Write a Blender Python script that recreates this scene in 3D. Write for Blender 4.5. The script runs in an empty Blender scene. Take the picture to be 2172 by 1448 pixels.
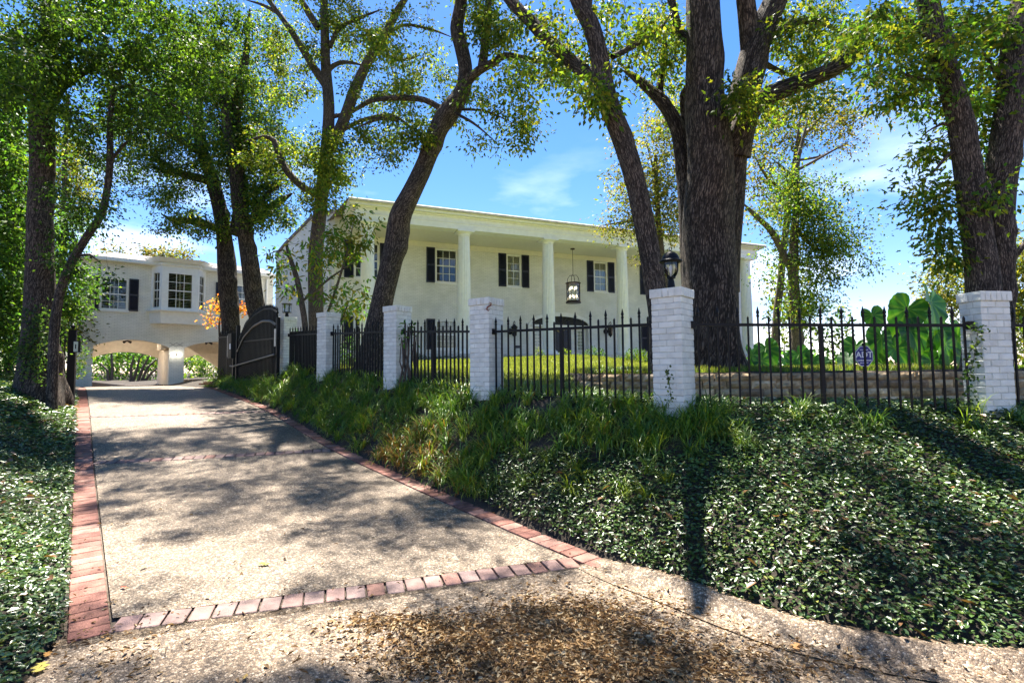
import bpy, bmesh, math, random
import numpy as np
from mathutils import Vector, Matrix
random.seed(7); RNG = np.random.default_rng(11)
SC = bpy.context.scene; COL = SC.collection

# ------------------------------------------------------------------ camera, sky, sun, exposure
F = 1120.0; EYE = 1.6; PITCH = math.atan(66/1120); ROLL = 0.010
UP0 = Vector((0, -math.sin(PITCH), math.cos(PITCH))); FWD = Vector((0, math.cos(PITCH), math.sin(PITCH)))
RGT = Vector((math.cos(ROLL), 0, 0)) - UP0*math.sin(ROLL)
CUP = UP0*math.cos(ROLL) + Vector((math.sin(ROLL), 0, 0))
cam = bpy.data.cameras.new("camera"); camo = bpy.data.objects.new("camera", cam); COL.objects.link(camo)
cam.sensor_width = 36; cam.lens = F/2172*36; cam.clip_start = 0.05; cam.clip_end = 2000
M = Matrix((RGT, CUP, -FWD)).transposed().to_4x4(); M.translation = (0, 0, EYE); camo.matrix_world = M
SC.camera = camo

SUN_AZ, SUN_EL = math.radians(-13), math.radians(67)      # azimuth clockwise from +Y
w = bpy.data.worlds.new("World"); SC.world = w; w.use_nodes = True
nt = w.node_tree; bg = nt.nodes["Background"]
sky = nt.nodes.new("ShaderNodeTexSky"); sky.sky_type = 'NISHITA'; sky.sun_disc = False
sky.sun_elevation = SUN_EL; sky.sun_rotation = SUN_AZ; sky.air_density = 0.85; sky.dust_density = 0.15; sky.ozone_density = 3
tc = nt.nodes.new("ShaderNodeTexCoord"); mp = nt.nodes.new("ShaderNodeMapping"); mp.inputs['Scale'].default_value = (2.2, 2.2, 7)
nz = nt.nodes.new("ShaderNodeTexNoise"); nz.inputs['Scale'].default_value = 1.6; nz.inputs['Detail'].default_value = 7
cr = nt.nodes.new("ShaderNodeValToRGB"); cr.color_ramp.elements[0].position = .53; cr.color_ramp.elements[1].position = .80
sp = nt.nodes.new("ShaderNodeSeparateXYZ"); mr = nt.nodes.new("ShaderNodeMapRange")
mr.inputs['From Min'].default_value = .02; mr.inputs['From Max'].default_value = .42; mr.inputs['To Min'].default_value = 1; mr.inputs['To Max'].default_value = 0.0
mm = nt.nodes.new("ShaderNodeMath"); mm.operation = 'MULTIPLY'
mx = nt.nodes.new("ShaderNodeMixRGB"); mx.inputs[2].default_value = (8.6, 8.6, 8.6, 1)
hs = nt.nodes.new("ShaderNodeHueSaturation"); hs.inputs['Saturation'].default_value = 1.3; hs.inputs['Value'].default_value = .78
L = nt.links.new
L(tc.outputs['Generated'], mp.inputs[0]); L(mp.outputs[0], nz.inputs[0]); L(nz.outputs[0], cr.inputs[0]); L(tc.outputs['Generated'], sp.inputs[0])
L(sp.outputs['Z'], mr.inputs[0]); L(cr.outputs[0], mm.inputs[0]); L(mr.outputs[0], mm.inputs[1]); L(sky.outputs[0], hs.inputs['Color'])
tn = nt.nodes.new('ShaderNodeMixRGB'); tn.blend_type = 'MULTIPLY'; tn.inputs[0].default_value = 1; tn.inputs[2].default_value = (1.06, .80, .80, 1)
L(hs.outputs[0], tn.inputs[1]); L(tn.outputs[0], mx.inputs[1]); L(mm.outputs[0], mx.inputs[0]); L(mx.outputs[0], bg.inputs[0]); bg.inputs[1].default_value = .068
sun = bpy.data.lights.new("sun", 'SUN'); sun.energy = 3.6; sun.angle = math.radians(.53); sun.color = (1, .94, .84)
so = bpy.data.objects.new("sun", sun); COL.objects.link(so)
sd = Vector((math.sin(SUN_AZ)*math.cos(SUN_EL), math.cos(SUN_AZ)*math.cos(SUN_EL), math.sin(SUN_EL)))
so.rotation_euler = sd.to_track_quat('Z', 'Y').to_euler(); so.location = sd*60
SC.view_settings.view_transform = 'Standard'; SC.view_settings.look = 'None'; SC.view_settings.gamma = 1
SC.view_settings.exposure = 2.75; SC.view_settings.use_curve_mapping = False
SC.cycles.use_denoising = True; SC.cycles.max_bounces = 8; SC.cycles.transparent_max_bounces = 12
SC.cycles.sample_clamp_indirect = 6; SC.cycles.caustics_reflective = False; SC.cycles.caustics_refractive = False

def ray(px, py): return FWD + RGT*((px-1086)/F) + CUP*((724-py)/F)
def at(px, py, Y):
    r = ray(px, py); r = r*(Y/r.y); return Vector((r.x, r.y, r.z+EYE))

# ------------------------------------------------------------------ object helpers
def tag(o, label=None, cat=None, group=None, kind=None):
    if label: o['label'] = label
    if cat: o['category'] = cat
    if group: o['group'] = group
    if kind: o['kind'] = kind
    return o
def empty(name, loc=(0, 0, 0), rz=0, label=None, cat=None, group=None, kind=None, parent=None):
    o = bpy.data.objects.new(name, None); COL.objects.link(o); o.location = loc; o.rotation_euler = (0, 0, rz); o.empty_display_size = .1
    if parent: o.parent = parent
    return tag(o, label, cat, group, kind)
def link(name, me, parent=None, loc=None, rot=None):
    o = bpy.data.objects.new(name, me); COL.objects.link(o)
    if parent: o.parent = parent
    if loc is not None: o.location = loc
    if rot is not None: o.rotation_euler = rot
    return o
def npmesh(name, V, Fc, mat, cols=None, smooth=False, uv=None):
    V = np.asarray(V, np.float32); Fc = np.asarray(Fc, np.int32); n, k = Fc.shape
    me = bpy.data.meshes.new(name); me.vertices.add(len(V)); me.vertices.foreach_set('co', V.ravel())
    me.loops.add(n*k); me.loops.foreach_set('vertex_index', Fc.ravel()); me.polygons.add(n)
    me.polygons.foreach_set('loop_start', np.arange(0, n*k, k, dtype=np.int32)); me.polygons.foreach_set('loop_total', np.full(n, k, np.int32))
    if smooth: me.polygons.foreach_set('use_smooth', np.ones(n, bool))
    if cols is not None:
        a = me.color_attributes.new('Col', 'FLOAT_COLOR', 'POINT'); c = np.ones((len(V), 4), np.float32); c[:, :3] = cols; a.data.foreach_set('color', c.ravel())
    if uv is not None:
        u = me.uv_layers.new(name='UVMap'); u.data.foreach_set('uv', np.asarray(uv, np.float32)[Fc.ravel()].ravel())
    me.update(calc_edges=True); me.validate()
    if mat: me.materials.append(mat)
    return me
class MB:
    def __init__(s, xf=None): s.v = []; s.f = []; s.uv = {}; s.xf = xf
    def _add(s, vs, fs):
        b = len(s.v)
        if s.xf is not None: vs = [s.xf @ Vector(v) for v in vs]
        s.v += [tuple(v) for v in vs]; s.f += [tuple(b+i for i in f) for f in fs]; return s
    def box(s, x0, x1, y0, y1, z0, z1):
        return s._add([(x0,y0,z0),(x1,y0,z0),(x1,y1,z0),(x0,y1,z0),(x0,y0,z1),(x1,y0,z1),(x1,y1,z1),(x0,y1,z1)],
                      [(0,3,2,1),(4,5,6,7),(0,1,5,4),(1,2,6,5),(2,3,7,6),(3,0,4,7)])
    def prism_xz(s, poly, y0, y1):
        n = len(poly); vs = [(x, y0, z) for x, z in poly]+[(x, y1, z) for x, z in poly]
        return s._add(vs, [tuple(range(n)), tuple(range(2*n-1, n-1, -1))]+[(i, i+n, (i+1) % n+n, (i+1) % n) for i in range(n)])
    def prism_xy(s, poly, z0, z1):
        n = len(poly); vs = [(x, y, z0) for x, y in poly]+[(x, y, z1) for x, y in poly]
        return s._add(vs, [tuple(range(n-1, -1, -1)), tuple(range(n, 2*n))]+[(i, (i+1) % n, (i+1) % n+n, i+n) for i in range(n)])
    def tube(s, pts, rad, sides=8, cap=True):
        pts = [Vector(p) for p in pts]
        if not hasattr(rad, '__len__'): rad = [rad]*len(pts)
        n = len(pts); up = Vector((0, 0, 1)); vs = []; px = None
        for i, p in enumerate(pts):
            d = (pts[min(i+1, n-1)]-pts[max(i-1, 0)]).normalized()
            if px is None: px = d.orthogonal().normalized() if abs(d.z) > .999 else d.cross(up).normalized()
            a = (px-d*px.dot(d)).normalized(); px = a; b = d.cross(a)
            for k in range(sides):
                t = 2*math.pi*(k+.5)/sides; vs.append(p+(a*math.cos(t)+b*math.sin(t))*rad[i])
        fs = [(i*sides+k, i*sides+(k+1) % sides, (i+1)*sides+(k+1) % sides, (i+1)*sides+k) for i in range(n-1) for k in range(sides)]
        if cap: fs += [tuple(range(sides-1, -1, -1)), tuple((n-1)*sides+k for k in range(sides))]
        return s._add(vs, fs)
    def lathe(s, prof, segs=16, c=(0, 0, 0)):
        vs = [(c[0]+r*math.cos(2*math.pi*k/segs), c[1]+r*math.sin(2*math.pi*k/segs), c[2]+z) for r, z in prof for k in range(segs)]; n = len(prof)
        fs = [(i*segs+k, i*segs+(k+1) % segs, (i+1)*segs+(k+1) % segs, (i+1)*segs+k) for i in range(n-1) for k in range(segs)]
        fs += [tuple(range(segs-1, -1, -1)), tuple((n-1)*segs+k for k in range(segs))]
        return s._add(vs, fs)
    def quads(s, vs, fs): return s._add(vs, fs)
    def mesh(s, name, mat, smooth=False):
        me = bpy.data.meshes.new(name); me.from_pydata(s.v, [], s.f); me.update()
        if smooth:
            me.polygons.foreach_set('use_smooth', [True]*len(me.polygons))
            me.set_sharp_from_angle(angle=math.radians(38))
        me.materials.append(mat); return me
    def build(s, name, mat, parent=None, smooth=False, loc=None, rot=None): return link(name, s.mesh(name, mat, smooth), parent, loc, rot)

# ------------------------------------------------------------------ materials
def newmat(name):
    m = bpy.data.materials.new(name); m.use_nodes = True; t = m.node_tree; return m, t, t.nodes['Principled BSDF']
def N(t, ty, **kw):
    n = t.nodes.new(ty)
    for k, v in kw.items():
        if hasattr(n, k): setattr(n, k, v)
        else: n.inputs[k.replace('_', ' ')].default_value = v
    return n
def ramp(t, fac, stops):
    r = t.nodes.new("ShaderNodeValToRGB"); e = r.color_ramp.elements
    while len(e) < len(stops): e.new(.5)
    for i, (p, c) in enumerate(stops): e[i].position = p; e[i].color = (*c, 1) if len(c) == 3 else c
    t.links.new(fac, r.inputs[0]); return r
def simple(name, col, rough=.6, metal=0, var=.12, scale=6, bump=0.1, bscale=40, spec=.5, ov=0):
    m, t, p = newmat(name); L = t.links.new
    tc = N(t, "ShaderNodeTexCoord"); n = N(t, "ShaderNodeTexNoise", Scale=scale, Detail=6.0); L(tc.outputs['Object'], n.inputs[0])
    lo = tuple(c*(1-var) for c in col); hi = tuple(min(1, c*(1+var)) for c in col)
    r = ramp(t, n.outputs[0], [(.3, lo), (.7, hi)]); L(r.outputs[0], p.inputs['Base Color'])
    if ov:
        oi = N(t, "ShaderNodeObjectInfo"); q = N(t, "ShaderNodeMapRange"); q.inputs['To Min'].default_value = 1-ov; q.inputs['To Max'].default_value = 1+ov*.6; L(oi.outputs['Random'], q.inputs[0])
        add = N(t, "ShaderNodeVectorMath", operation='ADD'); sc3 = N(t, "ShaderNodeVectorMath", operation='SCALE'); L(oi.outputs['Location'], sc3.inputs[0]); sc3.inputs['Scale'].default_value = 7.0; L(tc.outputs['Object'], add.inputs[0]); L(sc3.outputs[0], add.inputs[1]); L(add.outputs[0], n.inputs[0])
        m = N(t, "ShaderNodeMixRGB", blend_type='MULTIPLY'); m.inputs[0].default_value = 1; L(r.outputs[0], m.inputs[1]); L(q.outputs[0], m.inputs[2]); L(m.outputs[0], p.inputs['Base Color']); m = p.id_data and t; m = bpy.data.materials[name]
    p.inputs['Roughness'].default_value = rough; p.inputs['Metallic'].default_value = metal; p.inputs['Specular IOR Level'].default_value = spec
    if bump:
        n2 = N(t, "ShaderNodeTexNoise", Scale=bscale, Detail=4.0); L(tc.outputs['Object'], n2.inputs[0])
        b = N(t, "ShaderNodeBump", Strength=bump, Distance=.01); L(n2.outputs[0], b.inputs['Height']); L(b.outputs[0], p.inputs['Normal'])
    return m
def painted_brick(name, col, bw=.21, bh=.072, strength=.5):
    m, t, p = newmat(name); L = t.links.new
    tc = N(t, "ShaderNodeTexCoord"); s = N(t, "ShaderNodeSeparateXYZ"); L(tc.outputs['Object'], s.inputs[0])
    a = N(t, "ShaderNodeMath", operation='ADD'); L(s.outputs[0], a.inputs[0]); L(s.outputs[1], a.inputs[1])
    c = N(t, "ShaderNodeCombineXYZ"); L(a.outputs[0], c.inputs[0]); L(s.outputs[2], c.inputs[1])
    b = N(t, "ShaderNodeTexBrick", Scale=1.0); b.inputs['Mortar Size'].default_value = .006; b.inputs['Brick Width'].default_value = bw; b.inputs['Row Height'].default_value = bh
    b.inputs['Mortar Smooth'].default_value = .3
    b.inputs['Color1'].default_value = (*[x*1.02 for x in col], 1); b.inputs['Color2'].default_value = (*[x*.94 for x in col], 1); b.inputs['Mortar'].default_value = (*[x*.70 for x in col], 1)
    L(c.outputs[0], b.inputs[0]); n = N(t, "ShaderNodeTexNoise", Scale=1.3, Detail=7.0); L(tc.outputs['Object'], n.inputs[0])
    r = ramp(t, n.outputs[0], [(.35, (.86, .87, .85)), (.65, (1, 1, 1))]); mx = N(t, "ShaderNodeMixRGB", blend_type='MULTIPLY'); mx.inputs[0].default_value = 1
    L(b.outputs[0], mx.inputs[1]); L(r.outputs[0], mx.inputs[2]); L(mx.outputs[0], p.inputs['Base Color'])
    iv = N(t, "ShaderNodeMath", operation='SUBTRACT'); iv.inputs[0].default_value = 1; L(b.outputs['Fac'], iv.inputs[1])
    bp = N(t, "ShaderNodeBump", Strength=strength, Distance=.008); L(iv.outputs[0], bp.inputs['Height']); L(bp.outputs[0], p.inputs['Normal']); p.inputs['Roughness'].default_value = .55
    return m
def leafmat(name, rough=.45, trans=.35, spec=.5, tint=(1.25, 1.3, .5)):
    m, t, p = newmat(name); L = t.links.new
    a = N(t, "ShaderNodeAttribute", attribute_name='Col'); L(a.outputs['Color'], p.inputs['Base Color'])
    p.inputs['Roughness'].default_value = rough; p.inputs['Specular IOR Level'].default_value = spec
    tr = N(t, "ShaderNodeBsdfTranslucent"); mc = N(t, "ShaderNodeMixRGB", blend_type='MULTIPLY'); mc.inputs[0].default_value = 1; mc.inputs[2].default_value = (*tint, 1)
    L(a.outputs['Color'], mc.inputs[1]); L(mc.outputs[0], tr.inputs[0])
    ms = N(t, "ShaderNodeMixShader"); ms.inputs[0].default_value = trans; L(p.outputs[0], ms.inputs[1]); L(tr.outputs[0], ms.inputs[2])
    L(ms.outputs[0], t.nodes['Material Output'].inputs[0]); return m
def barkmat(name, c0, c1, sc=1.0, depth=.02):
    m, t, p = newmat(name); L = t.links.new
    uv = N(t, "ShaderNodeUVMap"); mp = N(t, "ShaderNodeMapping"); mp.inputs['Scale'].default_value = (1, .22, 1); L(uv.outputs[0], mp.inputs[0])
    nd = N(t, "ShaderNodeTexNoise", Scale=5*sc, Detail=3.0); L(mp.outputs[0], nd.inputs[0])
    ad = N(t, "ShaderNodeMixRGB", blend_type='ADD'); ad.inputs[0].default_value = .10/sc; L(mp.outputs[0], ad.inputs[1]); L(nd.outputs['Color'], ad.inputs[2])
    v = N(t, "ShaderNodeTexVoronoi", feature='DISTANCE_TO_EDGE', Scale=40*sc); L(ad.outputs[0], v.inputs[0])
    n = N(t, "ShaderNodeTexNoise", Scale=40*sc, Detail=8.0, Roughness=.7); L(mp.outputs[0], n.inputs[0])
    mp2 = N(t, "ShaderNodeMapping"); mp2.inputs['Scale'].default_value = (1, .13, 1); L(uv.outputs[0], mp2.inputs[0])
    f1 = N(t, "ShaderNodeTexNoise", Scale=24*sc, Detail=5.0, Roughness=.55, Distortion=.6); L(mp2.outputs[0], f1.inputs[0])
    sb = N(t, "ShaderNodeMath", operation='SUBTRACT'); L(f1.outputs[0], sb.inputs[0]); sb.inputs[1].default_value = .5; ab = N(t, "ShaderNodeMath", operation='ABSOLUTE'); L(sb.outputs[0], ab.inputs[0])
    r0 = ramp(t, ab.outputs[0], [(.0, (0, 0, 0)), (.075, (1, 1, 1))]); r1 = ramp(t, v.outputs['Distance'], [(.0, (.35, .35, .35)), (.22, (1, 1, 1))])
    m0 = N(t, "ShaderNodeMixRGB", blend_type='MULTIPLY'); m0.inputs[0].default_value = 1; L(r0.outputs[0], m0.inputs[1]); L(r1.outputs[0], m0.inputs[2])
    m1 = N(t, "ShaderNodeMixRGB", blend_type='MULTIPLY'); m1.inputs[0].default_value = .8; L(m0.outputs[0], m1.inputs[1]); L(n.outputs[0], m1.inputs[2])
    tc = N(t, "ShaderNodeTexCoord"); big = N(t, "ShaderNodeTexNoise", Scale=1.7, Detail=4.0); L(tc.outputs['Object'], big.inputs[0])
    cr = ramp(t, m1.outputs[0], [(.04, tuple(x*.35 for x in c0)), (.3, c0), (.62, c1)])
    tr = ramp(t, big.outputs[0], [(.35, (.75, .78, .80)), (.65, (1.1, 1.02, .95))]); m2 = N(t, "ShaderNodeMixRGB", blend_type='MULTIPLY'); m2.inputs[0].default_value = 1
    L(cr.outputs[0], m2.inputs[1]); L(tr.outputs[0], m2.inputs[2]); L(m2.outputs[0], p.inputs['Base Color'])
    b = N(t, "ShaderNodeBump", Strength=1.0, Distance=depth); L(m1.outputs[0], b.inputs['Height']); L(b.outputs[0], p.inputs['Normal'])
    p.inputs['Roughness'].default_value = .9; p.inputs['Specular IOR Level'].default_value = .2; return m
def aggregate(name, base, leafy=False):
    m, t, p = newmat(name); L = t.links.new; tc = N(t, "ShaderNodeTexCoord")
    v = N(t, "ShaderNodeTexVoronoi", Scale=75.0); L(tc.outputs['Object'], v.inputs[0])
    bw = N(t, "ShaderNodeSeparateColor"); L(v.outputs['Color'], bw.inputs[0])
    peb = ramp(t, bw.outputs[0], [(0, (.10, .08, .06)), (.3, (.24, .19, .14)), (.62, (.40, .34, .26)), (.88, (.62, .57, .50)), (1, (.85, .82, .76))])
    e = N(t, "ShaderNodeTexVoronoi", feature='DISTANCE_TO_EDGE', Scale=75.0); L(tc.outputs['Object'], e.inputs[0])
    em = ramp(t, e.outputs['Distance'], [(.03, (.45, .42, .38)), (.18, (1, 1, 1))])
    mx = N(t, "ShaderNodeMixRGB", blend_type='MULTIPLY'); mx.inputs[0].default_value = 1; L(peb.outputs[0], mx.inputs[1]); L(em.outputs[0], mx.inputs[2])
    n = N(t, "ShaderNodeTexNoise", Scale=1.1, Detail=9.0, Roughness=.65); L(tc.outputs['Object'], n.inputs[0])
    st = ramp(t, n.outputs[0], [(.32, (.62, .57, .52)), (.5, (.9, .86, .8)), (.7, (1.15, 1.1, 1.02))])
    m2 = N(t, "ShaderNodeMixRGB", blend_type='MULTIPLY'); m2.inputs[0].default_value = 1; L(mx.outputs[0], m2.inputs[1]); L(st.outputs[0], m2.inputs[2])
    m3 = N(t, "ShaderNodeMixRGB", blend_type='MULTIPLY'); m3.inputs[0].default_value = 1; L(m2.outputs[0], m3.inputs[1]); m3.inputs[2].default_value = (*base, 1)
    L(m3.outputs[0], p.inputs['Base Color'])
    b = N(t, "ShaderNodeBump", Strength=1.0, Distance=.006); L(e.outputs['Distance'], b.inputs['Height']); L(b.outputs[0], p.inputs['Normal'])
    p.inputs['Roughness'].default_value = .62; return m

MT = {}
MT['white'] = simple('white_paint', (.84, .84, .80), .45, var=.05, bump=.05)
MT['whiteb'] = painted_brick('white_painted_brick', (.84, .83, .77))
MT['pierb'] = simple('white_painted_brick_face', (.68, .70, .64), .6, var=.13, scale=7, bump=.55, bscale=55, ov=0.09)
MT['mortar'] = simple('painted_mortar', (.50, .52, .48), .8, var=.2, scale=20)
MT['navy'] = simple('navy_shutter_paint', (.012, .016, .035), .4, var=.3)
MT['iron'] = simple('black_iron', (.005, .005, .006), .5, var=.3, bump=.15, spec=.22)
MT['bronze'] = simple('dark_bronze', (.03, .018, .014), .4, .5, var=.3)
MT['shingle'] = simple('roof_shingle', (.17, .15, .145), .9, var=.35, scale=14, bump=.6)
MT['beige'] = simple('beige_paint', (.72, .65, .54), .7, var=.08)
MT['ceil'] = simple('porch_ceiling_paint', (.80, .77, .68), .6, var=.04)
MT['brick'] = simple('red_paver', (.25, .118, .09), .75, var=.35, scale=9, bump=.8, bscale=70, ov=0.3, spec=.15)
MT['brick2'] = simple('rosy_paver', (.28, .155, .122), .75, var=.3, scale=9, bump=.8, bscale=70, ov=0.25, spec=.15)
MT['brick3'] = simple('dark_red_paver', (.18, .082, .065), .75, var=.35, scale=9, bump=.8, bscale=70, ov=0.3, spec=.15)
MT['pav'] = simple('mauve_paver', (.24, .155, .135), .75, var=.28, scale=11, bump=.8, bscale=70, ov=0.22, spec=.15)
MT['pav2'] = simple('grey_paver', (.22, .155, .138), .75, var=.28, scale=11, bump=.8, bscale=70, ov=0.22, spec=.15)
MT['stone'] = simple('tan_block', (.40, .28, .15), .85, var=.5, scale=14, bump=1.0, bscale=30, ov=0.3)
MT['stone2'] = simple('buff_block', (.54, .40, .23), .85, var=.4, scale=14, bump=1.0, bscale=30, ov=0.3)
MT['stone3'] = simple('brown_block', (.25, .17, .10), .85, var=.4, scale=14, bump=1.0, bscale=30, ov=0.3)
MT['drive'] = aggregate('exposed_aggregate', (.60, .53, .455)); MT['apron'] = aggregate('worn_aggregate', (.64, .55, .46))
MT['conc'] = aggregate('pebbly_concrete', (.72, .62, .52)); MT['palec'] = simple('pale_concrete', (.55, .53, .50), .8, var=.2, bump=.5)
MT['bed'] = simple('mortar_bed', (.10, .075, .055), .95, var=.4, scale=30, bump=.6)
MT['soil'] = simple('dark_mulch_soil', (.030, .021, .013), .95, var=.6, scale=12, bump=1, bscale=60)
MT['lawn'] = simple('lawn_soil', (.22, .25, .07), .9, var=.4, scale=3, bump=1, bscale=60)
MT['leaf'] = leafmat('tree_leaf', .55, .55, .3); MT['ivy'] = leafmat('glossy_ivy_leaf', .34, .2, .6, (1.3, 1.4, .6))
MT['blade'] = leafmat('grass_blade', .38, .34, .5); MT['grass'] = leafmat('lawn_blade', .6, .45, .3, (1.2, 1.12, .5))
MT['eleaf'] = leafmat('elephant_ear_leaf', .38, .4, .4, (1.5, 1.6, .35))
MT['dry'] = leafmat('dry_leaf', .8, .15, .2, (1.2, 1, .7)); MT['stem'] = simple('green_stem', (.10, .17, .04), .5)
MT['bark'] = barkmat('furrowed_oak_bark', (.056, .045, .037), (.185, .150, .120), 1.0, .02)
MT['bark2'] = barkmat('fine_oak_bark', (.060, .050, .042), (.195, .162, .134), 1.4, .012)
MT['barkg'] = barkmat('smooth_grey_bark', (.10, .085, .07), (.22, .18, .145), 2.2, .006)
MT['twig'] = simple('twig_bark', (.085, .066, .05), .9, var=.3)
def glassmat():
    m, t, p = newmat('window_glass'); L = t.links.new
    tr = N(t, "ShaderNodeBsdfTransparent"); gl = N(t, "ShaderNodeBsdfGlossy", Roughness=.03); fr = N(t, "ShaderNodeFresnel", IOR=1.6)
    ms = N(t, "ShaderNodeMixShader"); tr.inputs[0].default_value = (.85, .88, .87, 1); L(fr.outputs[0], ms.inputs[0]); L(tr.outputs[0], ms.inputs[1]); L(gl.outputs[0], ms.inputs[2])
    L(ms.outputs[0], t.nodes['Material Output'].inputs[0]); return m
MT['glass'] = glassmat()
MT['dark'] = simple('dark_interior', (.02, .019, .018), .9); MT['curtain'] = simple('cream_curtain', (.62, .58, .40), .9, var=.12, scale=3)
MT['blind'] = simple('window_blind', (.70, .66, .56), .6)
def emit(name, col, st):
    m, t, p = newmat(name); p.inputs['Emission Color'].default_value = (*col, 1); p.inputs['Emission Strength'].default_value = st; p.inputs['Base Color'].default_value = (.9, .85, .75, 1); return m
MT['bulb'] = emit('lit_bulb', (1, .80, .52), 1.3); MT['globe'] = emit('lit_globe', (1, .93, .78), 1.3)
MT['blue'] = simple('sign_blue', (.012, .02, .22), .35, var=.05, bump=0); MT['signw'] = simple('sign_white', (.75, .78, .85), .4, var=.03, bump=0)
MT['rust'] = simple('rusty_metal', (.22, .07, .03), .7, var=.5, scale=60); MT['straw'] = simple('wreath_straw', (.30, .24, .14), .9, var=.5, scale=60)
MT['mint'] = simple('pale_green_enamel', (.50, .62, .55), .5); MT['steel'] = simple('weathered_rail', (.05, .05, .05), .35, .3)

# ------------------------------------------------------------------ terrain
PHI = math.radians(39.4); DV = np.array((-math.sin(PHI), math.cos(PHI))); NV = np.array((math.cos(PHI), math.sin(PHI))); W = 3.4; SK = .38
_s = np.arange(-45, 75, .25)
_z = np.interp(_s, [-45, -10, 0, 2.5, 4.27, 9.67, 13.5, 20, 26, 33, 75], [-2.1, -1.75, -1.64, -1.60, -1.55, -1.24, -.76, -.38, -.40, -.47, -.6])
_z = np.convolve(np.pad(_z, 6, mode='edge'), np.ones(13)/13, 'valid')
def zd(sp_): return np.interp(sp_, _s, _z)+EYE
def st(x, y): return x*DV[0]+y*DV[1], x*NV[0]+y*NV[1]
def xy(s, t): return s*DV[0]+t*NV[0], s*DV[1]+t*NV[1]
def zp(x, y): s, t = st(x, y); return zd(s+SK*np.clip(t, -1.0, W))
def lsk(sp_, t): return xy(sp_-SK*t, t)           # drive coordinates: skewed station, offset
LB = [lsk(4.27, 0), (-2.50, 2.76), (-2.75, 2.1), (-3.6, 1.3), (-6, .4), (-14, -.6), (-40, -1.2)]
RB = [lsk(4.27, W), (.93, 4.20), (1.25, 3.86), (1.52, 3.54), (1.80, 3.30), (2.28, 3.08), (2.87, 2.96), (4.2, 2.78), (8, 2.55), (40, 2.2)]
PAVE = np.array([LB[k] for k in range(len(LB)-1, 0, -1)]+[xy(4.27, 0), xy(60, 0), xy(60, W)]+[tuple(RB[0])]+RB[1:]+[(40, -30), (-40, -30)])
FN = [(28, 4.0, -.55), (12, 4.9, -.52), (7.9, 5.2, -.48), (4.93, 5.5, -.47), (1.79, 5.9, -.42), (-.37, 7.5, -.29), (-2.04, 9.4, -.13), (-3.96, 11.4, .02), (-5.8, 13.6, .17), (-8.7, 17.6, .1), (-13.5, 23.5, -.2), (-32, 46, -.3)]
def segdist(x, y, P, closed=False):
    best = np.full(x.shape, 1e9); idx = np.zeros(x.shape, int); tt = np.zeros(x.shape); sg = np.ones(x.shape)
    n = len(P)
    for i in range(n if closed else n-1):
        a = np.array(P[i][:2]); b = np.array(P[(i+1) % n][:2]); d = b-a; L2 = (d**2).sum()
        u = np.clip(((x-a[0])*d[0]+(y-a[1])*d[1])/L2, 0, 1); dx = x-(a[0]+u*d[0]); dy = y-(a[1]+u*d[1]); q = np.hypot(dx, dy)
        m = q < best; best = np.where(m, q, best); idx = np.where(m, i, idx); tt = np.where(m, u, tt); sg = np.where(m, np.sign(d[0]*dy-d[1]*dx), sg)
    return best, idx, tt, sg
def inside(x, y, P):
    r = np.zeros(x.shape, bool); n = len(P)
    for i in range(n):
        x0, y0 = P[i][:2]; x1, y1 = P[(i+1) % n][:2]
        if y0 == y1: continue
        c = ((y0 > y) != (y1 > y)) & (x < (x1-x0)*(y-y0)/(y1-y0)+x0); r ^= c
    return r
def ss(a, b, x): u = np.clip((x-a)/(b-a), 0, 1); return u*u*(3-2*u)
WALL = [(1.18, 8.5), (1.25, 7.75), (1.75, 7.35), (2.6, 7.05), (4.5, 6.75), (7.0, 6.55), (12, 6.2)]
def info(x, y):
    x = np.asarray(x, float); y = np.asarray(y, float)
    dp = segdist(x, y, PAVE, True)[0]; ins = inside(x, y, PAVE); dp = np.where(ins, 0, dp)
    df, i, u, sg = segdist(x, y, FN); zf = np.array([p[2] for p in FN]); zf = zf[i]*(1-u)+zf[i+1]*u
    s, t = st(x, y); left = ((t < 1.0) & (s > 3.5)) | ((s <= 3.5) & (x < -1.2))
    return dp, df, sg, zf+EYE, left, ins
def G(x, y):
    x = np.asarray(x, float); y = np.asarray(y, float); dp, df, sg, zf, left, ins = info(x, y); z0 = zp(x, y)
    wgt = dp/(dp+df+1e-6); front = z0+(zf-z0)*(np.clip(wgt, 0, 1)**.9)
    rise = .040*np.minimum(df, 17)
    step = ss(.0, .12, -1*np.where(True, 0, 0)+0*x)
    dw, _, _, sw = segdist(x, y, WALL); behindw = (sw > 0) & (x > 1.15) & (y > 5.2)
    wallz = EYE-.03+.004*np.minimum(df, 15)
    bz = zf+rise
    bz = np.where(behindw, wallz+(bz-wallz)*ss(0, 12, dw)*ss(8, 2, x), np.where((x > 1.3) & (sg < 0), np.minimum(bz, zf+.02*df), bz))
    bz = bz-.10*np.maximum(0, y-13)*ss(.45, .60, x/np.maximum(y, 1))
    r = np.where(sg < 0, bz, front)                 # behind the fence
    lz = z0+.42*ss(0, 1.3, dp)+.07*np.minimum(dp, 9)
    r = np.where(left, lz, r); r = np.where(ins, z0-.06, r)
    far = np.hypot(x, y); r = r-.03*np.maximum(0, far-70)
    return r
def Gs(x, y): return float(G(np.array([x]), np.array([y]))[0])

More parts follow.
